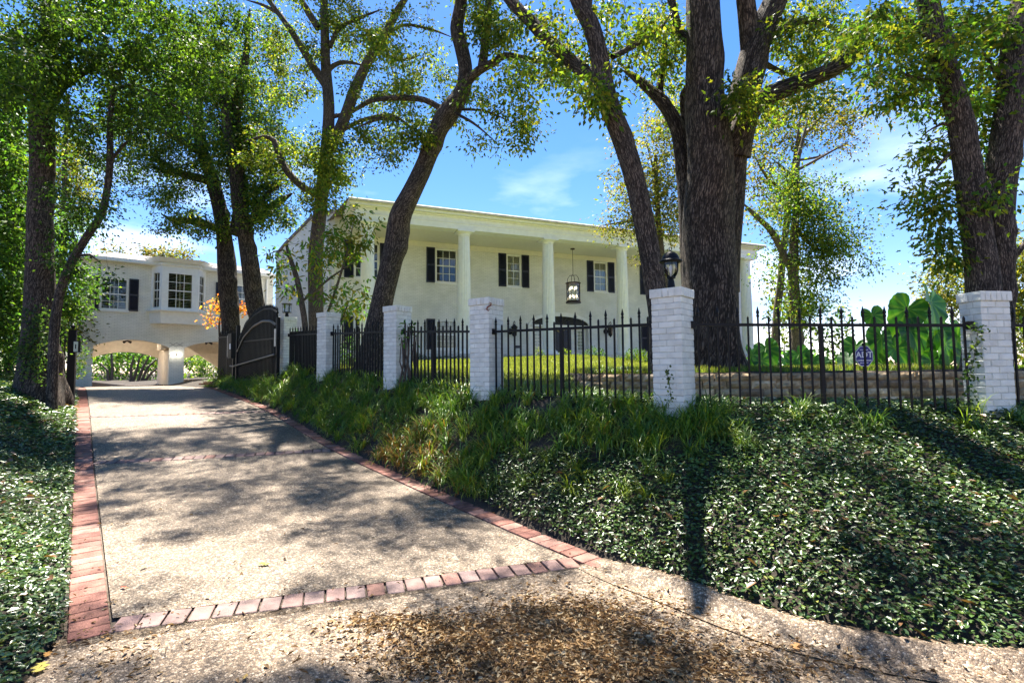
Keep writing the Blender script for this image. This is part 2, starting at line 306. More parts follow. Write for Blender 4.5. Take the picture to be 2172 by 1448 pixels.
def lines(spec):
    o = []
    for a, b, s_ in spec: o += list(np.arange(a, b, s_))
    return np.array(o+[spec[-1][1]])
gx = lines([(-400, -60, 40), (-60, -20, 4), (-20, -12, .6), (-12, 9, .14), (9, 24, .8), (24, 60, 6), (60, 400, 40)])
gy = lines([(-60, -8, 8), (-8, 1, .8), (1, 15, .14), (15, 34, .5), (34, 70, 4), (70, 500, 40)])
X, Y_ = np.meshgrid(gx, gy); Z = G(X.ravel(), Y_.ravel()); nx, ny = len(gx), len(gy)
Z = Z+.012*np.sin(X.ravel()*5.1+1)*np.sin(Y_.ravel()*4.3)
ii = (np.arange(ny-1)[:, None]*nx+np.arange(nx-1)[None]).ravel()
me = npmesh('ground', np.stack([X.ravel(), Y_.ravel(), Z], 1), np.stack([ii, ii+1, ii+nx+1, ii+nx], 1), MT['soil'], smooth=True)
tag(link('ground', me), kind='structure')
def grid_sheet(name, fn, us, vs, mat, off=0.0, parent=None):
    P = np.array([[fn(u, v) for u in us] for v in vs]); nu, nv = len(us), len(vs); P = P.reshape(-1, 2)
    V = np.column_stack([P, zp(P[:, 0], P[:, 1])+off]); i = (np.arange(nv-1)[:, None]*nu+np.arange(nu-1)[None]).ravel()
    return link(name, npmesh(name, V, np.stack([i, i+1, i+nu+1, i+nu], 1), mat, smooth=True), parent)
BANDS = [4.27, 9.67, 13.5, 22.5]
drive = grid_sheet('driveway', lambda t, sp_: lsk(sp_, t), np.linspace(-.02, W+.02, 16), np.arange(4.15, 44, .3), MT['bed'], -.022); tag(drive, kind='structure')
BW = .205
for i, b in enumerate(BANDS):
    e = BANDS[i+1] if i+1 < len(BANDS) else 44
    o = grid_sheet('concrete_panel', lambda t, sp_: lsk(sp_, t), np.linspace(BW+.012, W-BW-.012, 14), np.linspace(b+BW/2+.012, e-BW/2-.012, 24), MT['drive'], 0, drive)
# apron / street
def edgept(P, k):
    i = min(int(k), len(P)-2); u = k-i; return np.array(P[i][:2])*(1-u)+np.array(P[i+1][:2])*u
def apr(u, k):
    a = edgept(LB, k*(len(LB)-1)); b = edgept(RB, k*(len(RB)-1)); a = a+np.array((0, -.115)) if k == 0 else a
    p = a*(1-u)+b*u; return (p[0], p[1]-(.118 if k < .001 else 0)*(1 if u > 0 else 0)-30*max(0, k-.8)/.2*u*(1-u)*4*.3)
ks = np.concatenate([np.linspace(0, .66, 40), np.linspace(.7, 1, 8)])
o = grid_sheet('street_apron', apr, np.linspace(0, 1, 40), ks, MT['apron'], -.001); tag(o, kind='structure')
# rolled kerb along the right hand sweep
def smoothline(P, n=8):
    P = [np.array(p[:2], float) for p in P]; out = []
    for i in range(len(P)-1):
        p0 = P[max(i-1, 0)]; p1 = P[i]; p2 = P[i+1]; p3 = P[min(i+2, len(P)-1)]
        for k in range(n):
            t = k/n; out.append(.5*((2*p1)+(-p0+p2)*t+(2*p0-5*p1+4*p2-p3)*t*t+(-p0+3*p1-3*p2+p3)*t**3))
    return out+[P[-1]]
cl = smoothline(RB[0:], 8); vs = []; prof = [(-.34, .004), (-.24, -.012), (-.16, .0), (-.09, .045), (-.03, .062), (.03, .058), (.05, -.1)]
for i, p in enumerate(cl):
    d = (cl[min(i+1, len(cl)-1)]-cl[max(i-1, 0)]); d /= np.linalg.norm(d); nrm = np.array((-d[1], d[0])); g = ss(0, 1, np.array([i/14.]))[0]
    for a, h in prof:
        q = p+nrm*(a+.03); zz = zp(np.array([q[0]]), np.array([q[1]]))[0]; vs.append((q[0], q[1], zz+(h*g if h > 0 else h*g if a < .04 else -.1)+.003))
k = len(prof); n = len(cl)
me = npmesh('curb', vs, [(i*k+j, (i+1)*k+j, (i+1)*k+j+1, i*k+j+1) for i in range(n-1) for j in range(k-1)], MT['conc'], smooth=True); tag(link('curb', me), kind='structure')

# paver bricks
def brickmesh(name, lx, ly, lz, mat, jit=.003, seed=0, bev=.004):
    bm = bmesh.new(); bmesh.ops.create_cube(bm, size=1); rr = random.Random(seed)
    for v in bm.verts: v.co = Vector((v.co.x*lx+rr.uniform(-jit, jit), v.co.y*ly+rr.uniform(-jit, jit), v.co.z*lz))
    bmesh.ops.bevel(bm, geom=list(bm.edges), offset=bev, segments=1, affect='EDGES')
    me = bpy.data.meshes.new(name); bm.to_mesh(me); bm.free(); me.materials.append(mat); return me
RED = [brickmesh('brick', .200, .128, .05, MT[m], seed=i) for i, m in enumerate(['brick', 'brick2', 'brick', 'brick3', 'brick2', 'brick'])]
PAV = [brickmesh('brick', .122, .195, .05, MT[m], .004, seed=20+i) for i, m in enumerate(['pav', 'pav2', 'pav', 'brick2', 'pav2'])]
def laybrick(me, sp_, t, ang):
    x, y = lsk(sp_, t); z = float(zp(np.array([x]), np.array([y]))[0]); x2, y2 = lsk(sp_+.5, t); z2 = float(zp(np.array([x2]), np.array([y2]))[0])
    o = link('brick', me, drive, (x, y, z-.021+random.uniform(-.0015, .003)))
    up = Vector((-(x2-x)*(z2-z), -(y2-y)*(z2-z), .25)).normalized()
    q = up.to_track_quat('Z', 'Y').to_matrix(); e = Vector((math.cos(ang), math.sin(ang), 0)); e = (e-up*e.dot(up)).normalized()
    o.rotation_euler = Matrix((e, up.cross(e), up)).transposed().to_euler(); o.rotation_euler.z += random.uniform(-.012, .012)
nb = 0
for i in range(4):
    for k in range(int((W-2*BW)/.128)):
        laybrick(random.choice(PAV), BANDS[i], BW+.075+k*.1285, PHI+(-math.atan(SK))+random.uniform(-.01, .01)); nb += 1
far = []
for t, s0, s1 in ((BW/2-.003, 4.27-.07, 24.5), (W-BW/2+.003, 4.27-.07, 21.0)):
    s_ = s0
    while s_ < s1:
        if s_ < 4.27+.138*78: laybrick(random.choice(RED), s_, t, PHI); nb += 1
        else: far.append((s_, t))
        s_ += .138
mb = MB()
for s_, t in far:
    x, y = lsk(s_, t); z = float(zp(np.array([x]), np.array([y]))[0])
    mb.xf = Matrix.Translation((x, y, z)) @ Matrix.Rotation(PHI, 4, 'Z'); mb.box(-.1, .1, -.064, .064, -.05, .004+random.uniform(-.002, .002))
tag(mb.build('brick_edging', MT['brick'], drive), kind='stuff')
# pale concrete footing strip beside the border
mb = MB(); ps = smoothline([lsk(4.1, W+.04), lsk(4.5, W+.07), lsk(5.0, W+.08), lsk(5.6, W+.06)], 5)
for a, b in zip(ps[:-1], ps[1:]):
    z = float(zp(np.array([a[0]]), np.array([a[1]]))[0]); d = b-a; nn = np.array((d[1], -d[0])); nn /= np.linalg.norm(nn)
    mb.quads([(a[0], a[1], z-.1), (b[0], b[1], z-.1), (b[0]+nn[0]*.10, b[1]+nn[1]*.10, z-.1), (a[0]+nn[0]*.10, a[1]+nn[1]*.10, z-.1),
              (a[0], a[1], z+.002), (b[0], b[1], z+.002), (b[0]+nn[0]*.10, b[1]+nn[1]*.10, z-.012), (a[0]+nn[0]*.10, a[1]+nn[1]*.10, z-.012)],
             [(4, 5, 6, 7), (0, 1, 5, 4), (2, 3, 7, 6), (1, 2, 6, 5), (3, 0, 4, 7)])
mb.build('concrete_edging', MT['palec'], drive)
# lawn sheet
lx = np.arange(-9, 15, .4); ly = np.arange(6.5, 30, .4); X, Y_ = np.meshgrid(lx, ly); Xr, Yr = X.ravel(), Y_.ravel()
ii = (np.arange(len(ly)-1)[:, None]*len(lx)+np.arange(len(lx)-1)[None]).ravel(); dp, df, sg, zf, left, ins = info(Xr, Yr); dwl, _, _, swl = segdist(Xr, Yr, WALL)
keep = (sg < 0) & (df > .5) & ~left & ~((Xr > 1.0) & (swl < .5) & (Yr < 8.2)) & ~((Xr > 1.0) & (dwl < .5)); kf = keep[ii] & keep[ii+1] & keep[ii+len(lx)+1] & keep[ii+len(lx)]
tag(link('lawn', npmesh('lawn', np.stack([Xr, Yr, G(Xr, Yr)+.03], 1), np.stack([ii, ii+1, ii+len(lx)+1, ii+len(lx)], 1)[kf], MT['lawn'], smooth=True)), kind='structure')
# ------------------------------------------------------------------ house frames
class Fr:
    def __init__(s, o, ang): s.o = Vector(o); s.a = ang; s.e = Vector((math.cos(ang), math.sin(ang), 0)); s.n = Vector((-math.sin(ang), math.cos(ang), 0))
    def hit(s, px, py, y=0.0):
        r = ray(px, py); c = Vector((0, 0, EYE)); p0 = s.o+s.n*y; k = (p0-c).dot(s.n)/r.dot(s.n); p = c+r*k; return (p-s.o).dot(s.e), p.z-s.o.z
def wall_grid(mb, x0, x1, z0, z1, holes, y0, y1):
    xs = sorted({x0, x1, *[h[0] for h in holes], *[h[1] for h in holes]}); zs = sorted({z0, z1, *[h[2] for h in holes], *[h[3] for h in holes]})
    isH = lambda a, b: any(h[0] < a < h[1] and h[2] < b < h[3] for h in holes)
    vs = [(x, y, z) for y in (y0, y1) for z in zs for x in xs]; nx, nz = len(xs), len(zs); fs = []
    for j in range(nz-1):
        for i in range(nx-1):
            if isH((xs[i]+xs[i+1])/2, (zs[j]+zs[j+1])/2): continue
            a = j*nx+i; fs.append((a, a+1, a+nx+1, a+nx)); b = a+nx*nz; fs.append((b, b+nx, b+nx+1, b+1))
    mb.quads(vs, fs)
    for h in holes:
        a, b, c, d = h; mb.quads([(a, y0, c), (b, y0, c), (b, y0, d), (a, y0, d), (a, y1, c), (b, y1, c), (b, y1, d), (a, y1, d)], [(0, 4, 5, 1), (1, 5, 6, 2), (2, 6, 7, 3), (3, 7, 4, 0)])
    mb.quads([(x0, y0, z0), (x1, y0, z0), (x1, y0, z1), (x0, y0, z1), (x0, y1, z0), (x1, y1, z0), (x1, y1, z1), (x0, y1, z1)], [(3, 2, 6, 7), (0, 3, 7, 4), (1, 5, 6, 2), (0, 4, 5, 1)])
_pm = {}
def window(parent, xf, x0, x1, z0, z1, cols, rows, back='dark', blinds=False, fw=.07, yb=.12, sill=True, name='window', meet=True, curtain_split=False):
    mb = MB(xf); y = yb-.05
    mb.box(x0, x0+fw, y-.05, y+.05, z0, z1); mb.box(x1-fw, x1, y-.05, y+.05, z0, z1); mb.box(x0+fw, x1-fw, y-.05, y+.05, z1-fw, z1); mb.box(x0+fw, x1-fw, y-.05, y+.05, z0, z0+fw)
    a, b, c, d = x0+fw, x1-fw, z0+fw, z1-fw; zm = (c+d)/2
    if meet: mb.box(a, b, y-.02, y+.03, zm-.025, zm+.025)
    for i in range(1, cols): q = a+(b-a)*i/cols; mb.box(q-.012, q+.012, y-.010, y+.012, c, d)
    for j in range(1, rows):
        q = c+(d-c)*j/rows
        if meet and abs(q-zm) < .05: continue
        mb.box(a, b, y-.008, y+.010, q-.012, q+.012)
    wdw = mb.build(name, MT['white'], parent)
    for i in range(cols):
        for j in range(rows):
            g = MB(xf); qa, qb = a+(b-a)*i/cols+.014, a+(b-a)*(i+1)/cols-.014; qc, qd = c+(d-c)*j/rows+.027, c+(d-c)*(j+1)/rows-.027
            g.box(qa, qb, y+.001, y+.006, qc, qd); g.build('pane', MT['glass'], wdw)
    if sill:
        g = MB(xf); g.box(x0-.05, x1+.05, -.06, yb, z0-.09, z0-.004); g.build('sill', MT['white'], wdw)
    g = MB(xf); g.box(x0+.005, x1-.005, yb+.30, yb+.34, z0, z1); g.build('room_backing', MT['dark'], wdw)
    if back == 'curtain':
        g = MB(xf); n = 26; pts = [(x0+.04+(x1-x0-.08)*k/n, yb+.10+.018*math.sin(k*1.7)) for k in range(n+1)]
        g.quads([(px_, py_, z) for z in (z0+.03, z1-.03) for px_, py_ in pts], [(k, k+1, n+2+k, n+1+k) for k in range(n)]); g.build('curtain', MT['curtain'], wdw)
    if blinds:
        g = MB(xf); z = z0+.1
        while z < z1-.08:
            g.quads([(a, yb+.05, z), (b, yb+.05, z), (b, yb+.095, z+.018), (a, yb+.095, z+.018), (a, yb+.05, z+.006), (b, yb+.05, z+.006), (b, yb+.095, z+.024), (a, yb+.095, z+.024)], [(0, 1, 5, 4), (0, 3, 2, 1), (4, 5, 6, 7), (2, 3, 7, 6)]); z += .075
        xm = (a+b)/2; g.box(xm-.03, xm+.03, yb+.04, yb+.10, c, d); g.box(a, a+.03, yb+.04, yb+.1, c, d); g.box(b-.03, b, yb+.04, yb+.1, c, d)
        tag(g.build('blind_slats', MT['blind'], wdw), kind='stuff')
    return wdw
def shutter(parent, xf, x0, x1, z0, z1):
    mb = MB(xf); y0, y1 = -.05, -.004; f = .045; zm = z0+(z1-z0)*.5
    mb.box(x0, x0+f, y0, y1, z0, z1); mb.box(x1-f, x1, y0, y1, z0, z1)
    for a, b in ((z0, z0+.07), (zm-.035, zm+.035), (z1-.07, z1)): mb.box(x0+f, x1-f, y0, y1, a, b)
    for a, b in ((z0+.07, zm-.035), (zm+.035, z1-.07)):
        z = a+.01
        while z < b-.02:
            mb.quads([(x0+f, y0+.005, z), (x1-f, y0+.005, z), (x1-f, y1-.004, z+.03), (x0+f, y1-.004, z+.03), (x0+f, y0+.005, z+.008), (x1-f, y0+.005, z+.008), (x1-f, y1-.004, z+.038), (x0+f, y1-.004, z+.038)], [(0, 1, 5, 4), (0, 3, 2, 1), (4, 5, 6, 7)]); z += .04
    mb.box(x0+f, x1-f, y1-.004, y1, z0, z1)
    return mb.build('shutter', MT['navy'], parent)

# ------------------------------------------------------------------ main house
A1 = math.radians(22.8); P0 = Vector((-6.14, 22.33, 0)); e1 = Vector((math.cos(A1), math.sin(A1), 0)); n1 = Vector((-math.sin(A1), math.cos(A1), 0)); CY = -2.6
H = Fr(P0+n1*2.6, A1)
house = empty('main_house', H.o, A1, 'two storey white painted brick house with a long columned portico', 'house')
h = lambda px, py, y=0: H.hit(px, py, y)
ZB = .86+EYE; ZC = 6.50+EYE   # porch floor, ceiling
xl = h(708, 600)[0]; xr = 24.0; WH = []
def rect(pa, pb):
    a = h(*pa); b = h(*pb); return [min(a[0], b[0]), max(a[0], b[0]), min(a[1], b[1]), max(a[1], b[1])]
wA = rect((924, 531), (970, 596)); z0u, z1u = wA[2], wA[3]+.0
wA = [h(924, 560)[0], h(970, 560)[0], h(947, 597)[1], h(947, 527)[1]]
wB = [h(1075, 580)[0], h(1105, 580)[0], h(1090, 607)[1], h(1090, 541)[1]]
wC = [h(1260, 590)[0], h(1288, 590)[0], h(1275, 622)[1], h(1275, 557)[1]]
zu0 = (wA[2]+wB[2]+wC[2])/3; zu1 = (wA[3]+wB[3]+wC[3])/3
for q in (wA, wB, wC): q[2], q[3] = zu0, zu1
wW = wA[1]-wA[0]; wD = [h(1371, 600)[0], h(1371, 600)[0]+wW*1.0, zu0, zu1]; w0 = [h(752, 560)[0], h(752, 560)[0]+wW, zu0, zu1]; wE = [wD[0]+4.4, wD[0]+4.4+wW, zu0, zu1]
zl0 = ZB+.35; zl1 = h(947, 679)[1]
lows = [[q[0], q[1], zl0, zl1] for q in (w0, wA, wD, wE)]
dxa, dxb = h(1128, 700)[0], h(1247, 700)[0]; dz1 = h(1187, 694)[1]      # door opening
dxm = (dxa+dxb)/2; fan_h = h(1187, 671)[1]-dz1
holes = [w0, wA, wB, wC, wD, wE]+lows+[[dxa, dxb, ZB+.02, dz1]]
mb = MB(); wall_grid(mb, xl, xr, .2, ZC+.9, [tuple(q) for q in holes], 0, .3); mb.box(xl, xl+.3, .3, 9, .2, ZC+.9); mb.box(xr-.3, xr, .3, 9, .2, ZC+.9); mb.box(xl, xr, 8.7, 9, .2, ZC+.9)
mb.build('wall', MT['whiteb'], house)
I = Matrix()
for q in (w0, wA, wD, wE): window(house, I, *q, 3, 4, 'dark')
for q in (wB, wC): window(house, I, *q, 2, 4, 'curtain')
for q in lows: window(house, I, *q, 3, 4, 'curtain' if q is lows[1] else 'dark')
swd = h(925, 560)[0]-h(907, 560)[0]
for q in (w0, wA, wB, wC, wD, wE): shutter(house, I, q[0]-swd-.04, q[0]-.04, q[2]-.03, q[3]+.05); shutter(house, I, q[1]+.04, q[1]+swd+.04, q[2]-.03, q[3]+.05)
for q in lows: shutter(house, I, q[0]-swd-.04, q[0]-.04, q[2]-.03, q[3]+.05); shutter(house, I, q[1]+.04, q[1]+swd+.04, q[2]-.03, q[3]+.05)
# floor, ceiling, entablature, roof
py0 = CY-.45; XA, XB = -.55, 22.2
mb = MB(); mb.box(XA-.1, XB+.1, py0-.15, -.002, -.4, ZB); mb.build('porch_floor', MT['palec'], house)
mb = MB(); mb.box(XA+.05, XB-.05, CY+.30, -.003, ZC+.03, ZC+.09); mb.build('porch_ceiling', MT['ceil'], house)
mb = MB(); mb.box(XA+.05, XB-.05, -.08, -.0035, ZC-.22, ZC+.028); mb.build('wall_frieze', MT['ceil'], house)
mb = MB(); fr = [(-.32, .0, .26), (-.35, .26, .31), (-.30, .31, .52), (-.38, .52, .58), (-.58, .58, .66), (-.62, .66, .80)]
for a, z0, z1 in fr:
    mb.box(XA+.32+a, XB-.32-a, CY+a, CY+.30, ZC+z0, ZC+z1-.001); mb.box(XA+.32+a, XA+.62, CY+.301, -.004, ZC+z0, ZC+z1-.001); mb.box(XB-.62, XB-.32-a, CY+.301, -.004, ZC+z0, ZC+z1-.001)
mb.build('entablature', MT['white'], house)
mb = MB(); mb.tube([(XA-.3, CY-.66, ZC+.74), (XB+.3, CY-.66, ZC+.70)], .07, 8); mb.build('gutter', MT['palec'], house)
mb = MB(); rz = ZC+.80
mb.quads([(XA-.32, CY-.6, rz), (XB+.3, CY-.6, rz), (XB+.3, 9.4, rz), (XA-2.2, 9.4, rz), (XA+5, 3.2, rz+.9), (XB-5, 3.2, rz+.9)], [(0, 1, 5, 4), (1, 2, 5), (2, 3, 4, 5), (3, 0, 4)]); mb.build('roof', MT['shingle'], house)
# columns
def fluted(r0, r1, z0, z1, nf=22):
    segs = nf*6; V = []; rows = 10
    for j in range(rows+1):
        u = j/rows; r = r0+(r1-r0)*u**1.5; z = z0+(z1-z0)*u
        for k in range(segs):
            a = 2*math.pi*k/segs; ph = (k % 6)/6; fl = .0 if j in (0, rows) else max(0, math.sin(ph*math.pi))*.1*r
            V.append(((r-fl)*math.cos(a), (r-fl)*math.sin(a), z))
    Fc = [(j*segs+k, j*segs+(k+1) % segs, (j+1)*segs+(k+1) % segs, (j+1)*segs+k) for j in range(rows) for k in range(segs)]
    return npmesh('column', V, Fc, MT['white'])
cm = fluted(.315, .262, ZB+.22, ZC-.24); mb = MB(); mb.box(-.40, .40, -.40, .40, ZC-.08, ZC-.002); capA = mb.mesh('abacus', MT['white'])
mb = MB(); mb.lathe([(.262, ZC-.25), (.285, ZC-.235), (.285, ZC-.215), (.27, ZC-.20), (.275, ZC-.16), (.34, ZC-.10), (.36, ZC-.081)], 28); capE = mb.mesh('capital', MT['white'], True)
mb = MB(); mb.lathe([(.40, ZB+.08), (.42, ZB+.12), (.40, ZB+.16), (.34, ZB+.18), (.34, ZB+.215), (.315, ZB+.22)], 28); mb.box(-.43, .43, -.43, .43, ZB+.001, ZB+.08); base = mb.mesh('column_base', MT['white'], True)
for i in range(6):
    x = 4.31*i; c = link('column', cm, house, (x, CY, 0)); link('capital', capE, c); link('abacus', capA, c); link('column_base', base, c)
# door surround with fanlight
wd_ = dxb-dxa; segs = 20
def arcz(x, rise, half): return rise*math.sqrt(max(0, 1-((x-dxm)/half)**2))
mb = MB()
hw = wd_/2
# recessed fan wall piece sits proud on the brick: glazed arch with white architrave
outer = [(dxm+(hw+.22)*math.cos(math.pi*k/segs), dz1+(fan_h+.22)*math.sin(math.pi*k/segs)) for k in range(segs+1)]
inner = [(dxm+hw*math.cos(math.pi*k/segs), dz1+.12+(fan_h-.12)*math.sin(math.pi*k/segs)) for k in range(segs+1)]
for k in range(segs): mb.prism_xz([outer[k], outer[k+1], inner[k+1], inner[k]], -.10, -.003)
mb.box(dxa-.22, dxa, -.10, -.003, ZB+.02, dz1); mb.box(dxb, dxb+.22, -.10, -.003, ZB+.02, dz1); mb.box(dxa, dxb, -.085, .1, dz1, dz1+.118)
mb.build('door_surround', MT['white'], house)
mb = MB(); mb.prism_xz(inner, -.03, -.012); fan = mb.build('fanlight', MT['dark'], house)
mb = MB()
for k in range(1, 12):
    a = math.pi*k/12; mb.tube([(dxm, -.036, dz1+.12), (dxm+hw*.94*math.cos(a), -.036, dz1+.12+(fan_h-.14)*.95*math.sin(a))], .010, 4)
mb.build('fanlight_tracery', MT['steel'], fan)
dw = h(1211, 710)[0]-h(1180, 710)[0]; dx0, dx1 = h(1180, 710)[0], h(1211, 710)[0]
mb = MB(); mb.box(dxa, dxb, .22, .26, ZB+.02, dz1); mb.build('entry_backing', MT['white'], house)
mb = MB(); mb.box(dx0-.1, dx1+.1, .15, .2195, ZB+.03, dz1-.06); mb.box(dx0, dx1, .12, .15, ZB+.03, dz1-.12)
for a, b in ((0.08, .46), (.54, .92)):
    for c, d in ((.08, .36), (.42, .66), (.72, .94)):
        X0 = dx0+(dx1-dx0)*a; X1 = dx0+(dx1-dx0)*b; Z0 = ZB+(dz1-ZB)*c; Z1 = ZB+(dz1-ZB)*d*.98; mb.box(X0, X1, .105, .1195, Z0, Z1)
door = mb.build('door', MT['navy'], house)
mb = MB(); mb.lathe([(.03, 0), (.035, .03), (.02, .05)], 10); mb.build('door_knob', MT['steel'], door, loc=(dx1-.1, .11, ZB+.95), rot=(math.pi/2, 0, 0))
wr = []; mb = MB(); cx_ = (dx0+dx1)/2-.15; mb.tube([(cx_+.22*math.cos(t), .08, ZB+1.55+.22*math.sin(t)) for t in np.linspace(0, 2*math.pi, 25)], [.045+.012*math.sin(i*2.3) for i in range(25)], 7, False)
o = mb.build('door_wreath', MT['straw']); o.matrix_world = Matrix.Translation(H.o) @ Matrix.Rotation(A1, 4, 'Z'); tag(o, 'round straw wreath hanging on the dark navy front door', 'wreath')
for a, b in ((h(1132, 710)[0], h(1150, 710)[0]), (h(1225, 710)[0], h(1241, 710)[0])): window(house, I, a, b, ZB+.3, dz1-.12, 2, 6, 'dark', sill=False, name='sidelight', yb=.16, meet=False, fw=.04)
# house number plate
o = MB().box(h(1093, 735)[0], h(1103, 735)[0], -.03, -.004, h(1098, 738)[1], h(1098, 732.5)[1]).build('name_plaque', MT['navy'])
o.matrix_world = Matrix.Translation(H.o) @ Matrix.Rotation(A1, 4, 'Z'); tag(o, 'small dark plaque on the white wall beside the entrance', 'plaque')
# left block of the house, behind the shade trees
cA = h(708, 600); pc = H.o+H.e*xl+H.n*.35
pl = at(583, 700, 27.6); ang2 = math.atan2(pc.y-pl.y, pc.x-pl.x); H2 = Fr((pl.x, pl.y, 0), ang2); wd2 = (pc-pl).xy.length
blk = empty('house_side_block', H2.o, ang2, 'white brick side block of the house behind slim tree trunks, with hipped roof edge', 'building')
hh = lambda px, py: H2.hit(px, py)
poly = [(0, .3), (wd2, .3), (wd2, hh(707, 452)[1]), (hh(660, 465)[0], hh(660, 465)[1]), (hh(604, 522)[0], hh(604, 522)[1]), (0, hh(583, 545)[1])]
MB().prism_xz(poly, 0, 6).build('wall', MT['whiteb'], blk)
pr = [(x, z) for x, z in poly[2:]]; mb = MB()
for a, b in zip(pr[:-1], pr[1:]):
    mb.quads([(a[0], -.06, a[1]+.002), (b[0], -.06, b[1]+.002), (b[0], 6.2, b[1]+.002), (a[0], 6.2, a[1]+.002), (a[0], -.06, a[1]+.16), (b[0], -.06, b[1]+.16), (b[0], 6.2, b[1]+.16), (a[0], 6.2, a[1]+.16)], [(0, 1, 2, 3), (7, 6, 5, 4), (0, 4, 5, 1), (1, 5, 6, 2), (3, 7, 4, 0)])
mb.build('roof', MT['shingle'], blk)
mb = MB(); mb.tube([(wd2-.2, -.1, .5), (wd2-.2, -.1, hh(707, 470)[1])], .05, 8); mb.build('downspout', MT['white'], blk)
for a, b in ((655, 664),): mb = MB(); mb.box(hh(621, 600)[0], hh(626, 600)[0], -.05, -.003, hh(623, 626)[1], hh(623, 612)[1]); mb.build('wall_vent', MT['navy'], blk)

# ------------------------------------------------------------------ porte-cochere wing
A2 = PHI; S0 = 31.0; o2 = xy(S0, 0); Wg = Fr((o2[0], o2[1], 0), A2); g2 = lambda px, py, y=0: Wg.hit(px, py, y)
wing = empty('carriage_wing', Wg.o, A2, 'white brick wing with two arched drive-through openings under a bay window', 'building')
xL = g2(162, 700)[0]; xR = g2(578, 700)[0]; ZE = g2(300, 562)[1]; zg = -.5+EYE
ax = [(g2(194, 780)[0], g2(358, 780)[0]), (g2(390, 780)[0], g2(390, 780)[0]+(g2(358, 780)[0]-g2(194, 780)[0]))]
zs_ = (g2(195, 734)[1]+g2(358, 737)[1])/2; za = g2(276, 720)[1]; zmid = g2(276, 700)[1]
def arch_poly(axs, x0, x1, z0, ztop, zs, za, n=20):
    P = [(x0, z0)]
    for a, b in axs:
        P.append((a, z0)); c = (a+b)/2; hwid = (b-a)/2; rise = za-zs; R = (hwid**2+rise**2)/(2*rise)
        for k in range(n+1):
            x = a+(b-a)*k/n; P.append((x, zs+math.sqrt(max(0, R*R-(x-c)**2))-(R-rise)))
        P.append((b, z0))
    return P+[(x1, z0), (x1, ztop), (x0, ztop)]
MB().prism_xz(arch_poly(ax, xL, xR, zg-.3, zmid, zs_, za), 0, .35).build('arcade_wall', MT['whiteb'], wing)
wq = [(g2(212, 620)[0], g2(272, 620)[0], g2(240, 657)[1], g2(240, 589)[1]), (g2(500, 640)[0], g2(523, 640)[0]+.35, g2(512, 664)[1], g2(512, 604)[1])]
bx = [g2(320, 620)[0], g2(436, 620)[0]]; fz = -.62; bf = [g2(343, 620, fz)[0], g2(420, 620, fz)[0]]; bz0 = g2(380, 660, fz)[1]; bz1 = g2(380, 561, fz)[1]
mb = MB(); wall_grid(mb, xL, xR, zmid+.0, ZE, list(wq)+[(bx[0]+.12, bx[1]-.12, bz0+.05, bz1-.3)], 0, .35)
mb.box(xL, xL+.35, .351, 4.9, zg-.3, ZE); mb.box(xR-.35, xR, .351, 4.9, zg-.3, ZE); mb.build('wall', MT['whiteb'], wing)
rax = [(g2(192, 780, 4.9)[0], g2(337, 780, 4.9)[0]), (g2(388, 780, 4.9)[0], g2(530, 780, 4.9)[0])]
MB().prism_xz(arch_poly(rax, xL, xR, zg-.3, ZE, g2(265, 760, 4.9)[1], g2(265, 746, 4.9)[1]), 4.9, 5.2).build('rear_wall', MT['beige'], wing)
mb = MB(); mb.box(ax[0][1]+.01, ax[1][0]-.01, .351, 4.899, zg-.3, zmid-.3); mb.box(ax[0][0]-.35, ax[0][0]-.01, .351, 4.899, zg-.3, zmid-.3); mb.box(ax[1][1]+.01, ax[1][1]+.4, .351, 4.899, zg-.3, zmid-.3); mb.build('passage_wall', MT['beige'], wing)
mb = MB(); mb.box(ax[0][1]-.3, ax[0][1]+.005, .351, 2.2, zs_-.05, zs_+.35); mb.build('passage_beam', MT['beige'], wing)
mb = MB(); mb.box(xL+.351, xR-.351, .352, 4.898, zmid-.25, zmid-.1); mb.build('passage_ceiling', MT['beige'], wing)
for q in wq: window(wing, I, *q, 3, 4, 'dark', blinds=True)
sw2 = g2(209, 620)[0]-g2(188, 620)[0]
shutter(wing, I, wq[0][0]-sw2-.05, wq[0][0]-.03, wq[0][2]-.02, wq[0][3]+.02); shutter(wing, I, wq[0][1]+.03, wq[0][1]+sw2+.05, wq[0][2]-.02, wq[0][3]+.02)
shutter(wing, I, g2(457, 640)[0], g2(457, 640)[0]+sw2, wq[1][2]-.02, wq[1][3]+.02)
# quoins
for k in range(11):
    z = zg+.02+k*.52; mb = MB(); mb.box(xL-.02, xL+.62, -.03, -.002, z, z+.44 if z+.44 < ZE-.2 else ZE-.21)
    if z < ZE-.7: mb.build('quoin', MT['whiteb'], wing)
# eave, roof
mb = MB(); mb.box(xL-.3, xR+.1, -.30, .45, ZE, ZE+.10); mb.box(xL-.3, xR+.1, -.36, -.301, ZE+.02, ZE+.17); mb.build('eave', MT['white'], wing)
mb = MB(); zt = ZE+.105; mb.quads([(xL-.35, -.36, zt), (xR+.1, -.36, zt), (xR+.1, 2.6, zt+.85), (xL+1.2, 2.6, zt+.85), (xL-.35, 5.5, zt), (xR+.1, 5.5, zt)], [(0, 1, 2, 3), (3, 2, 5, 4), (0, 3, 4)]); mb.build('roof', MT['shingle'], wing)
mb = MB(); mb.tube([(xR-.35, -.12, ZE-.1), (xR-.35, -.08, ZE-.5), (xR-.35, -.08, zg)], .06, 8); mb.build('downspout', MT['white'], wing)
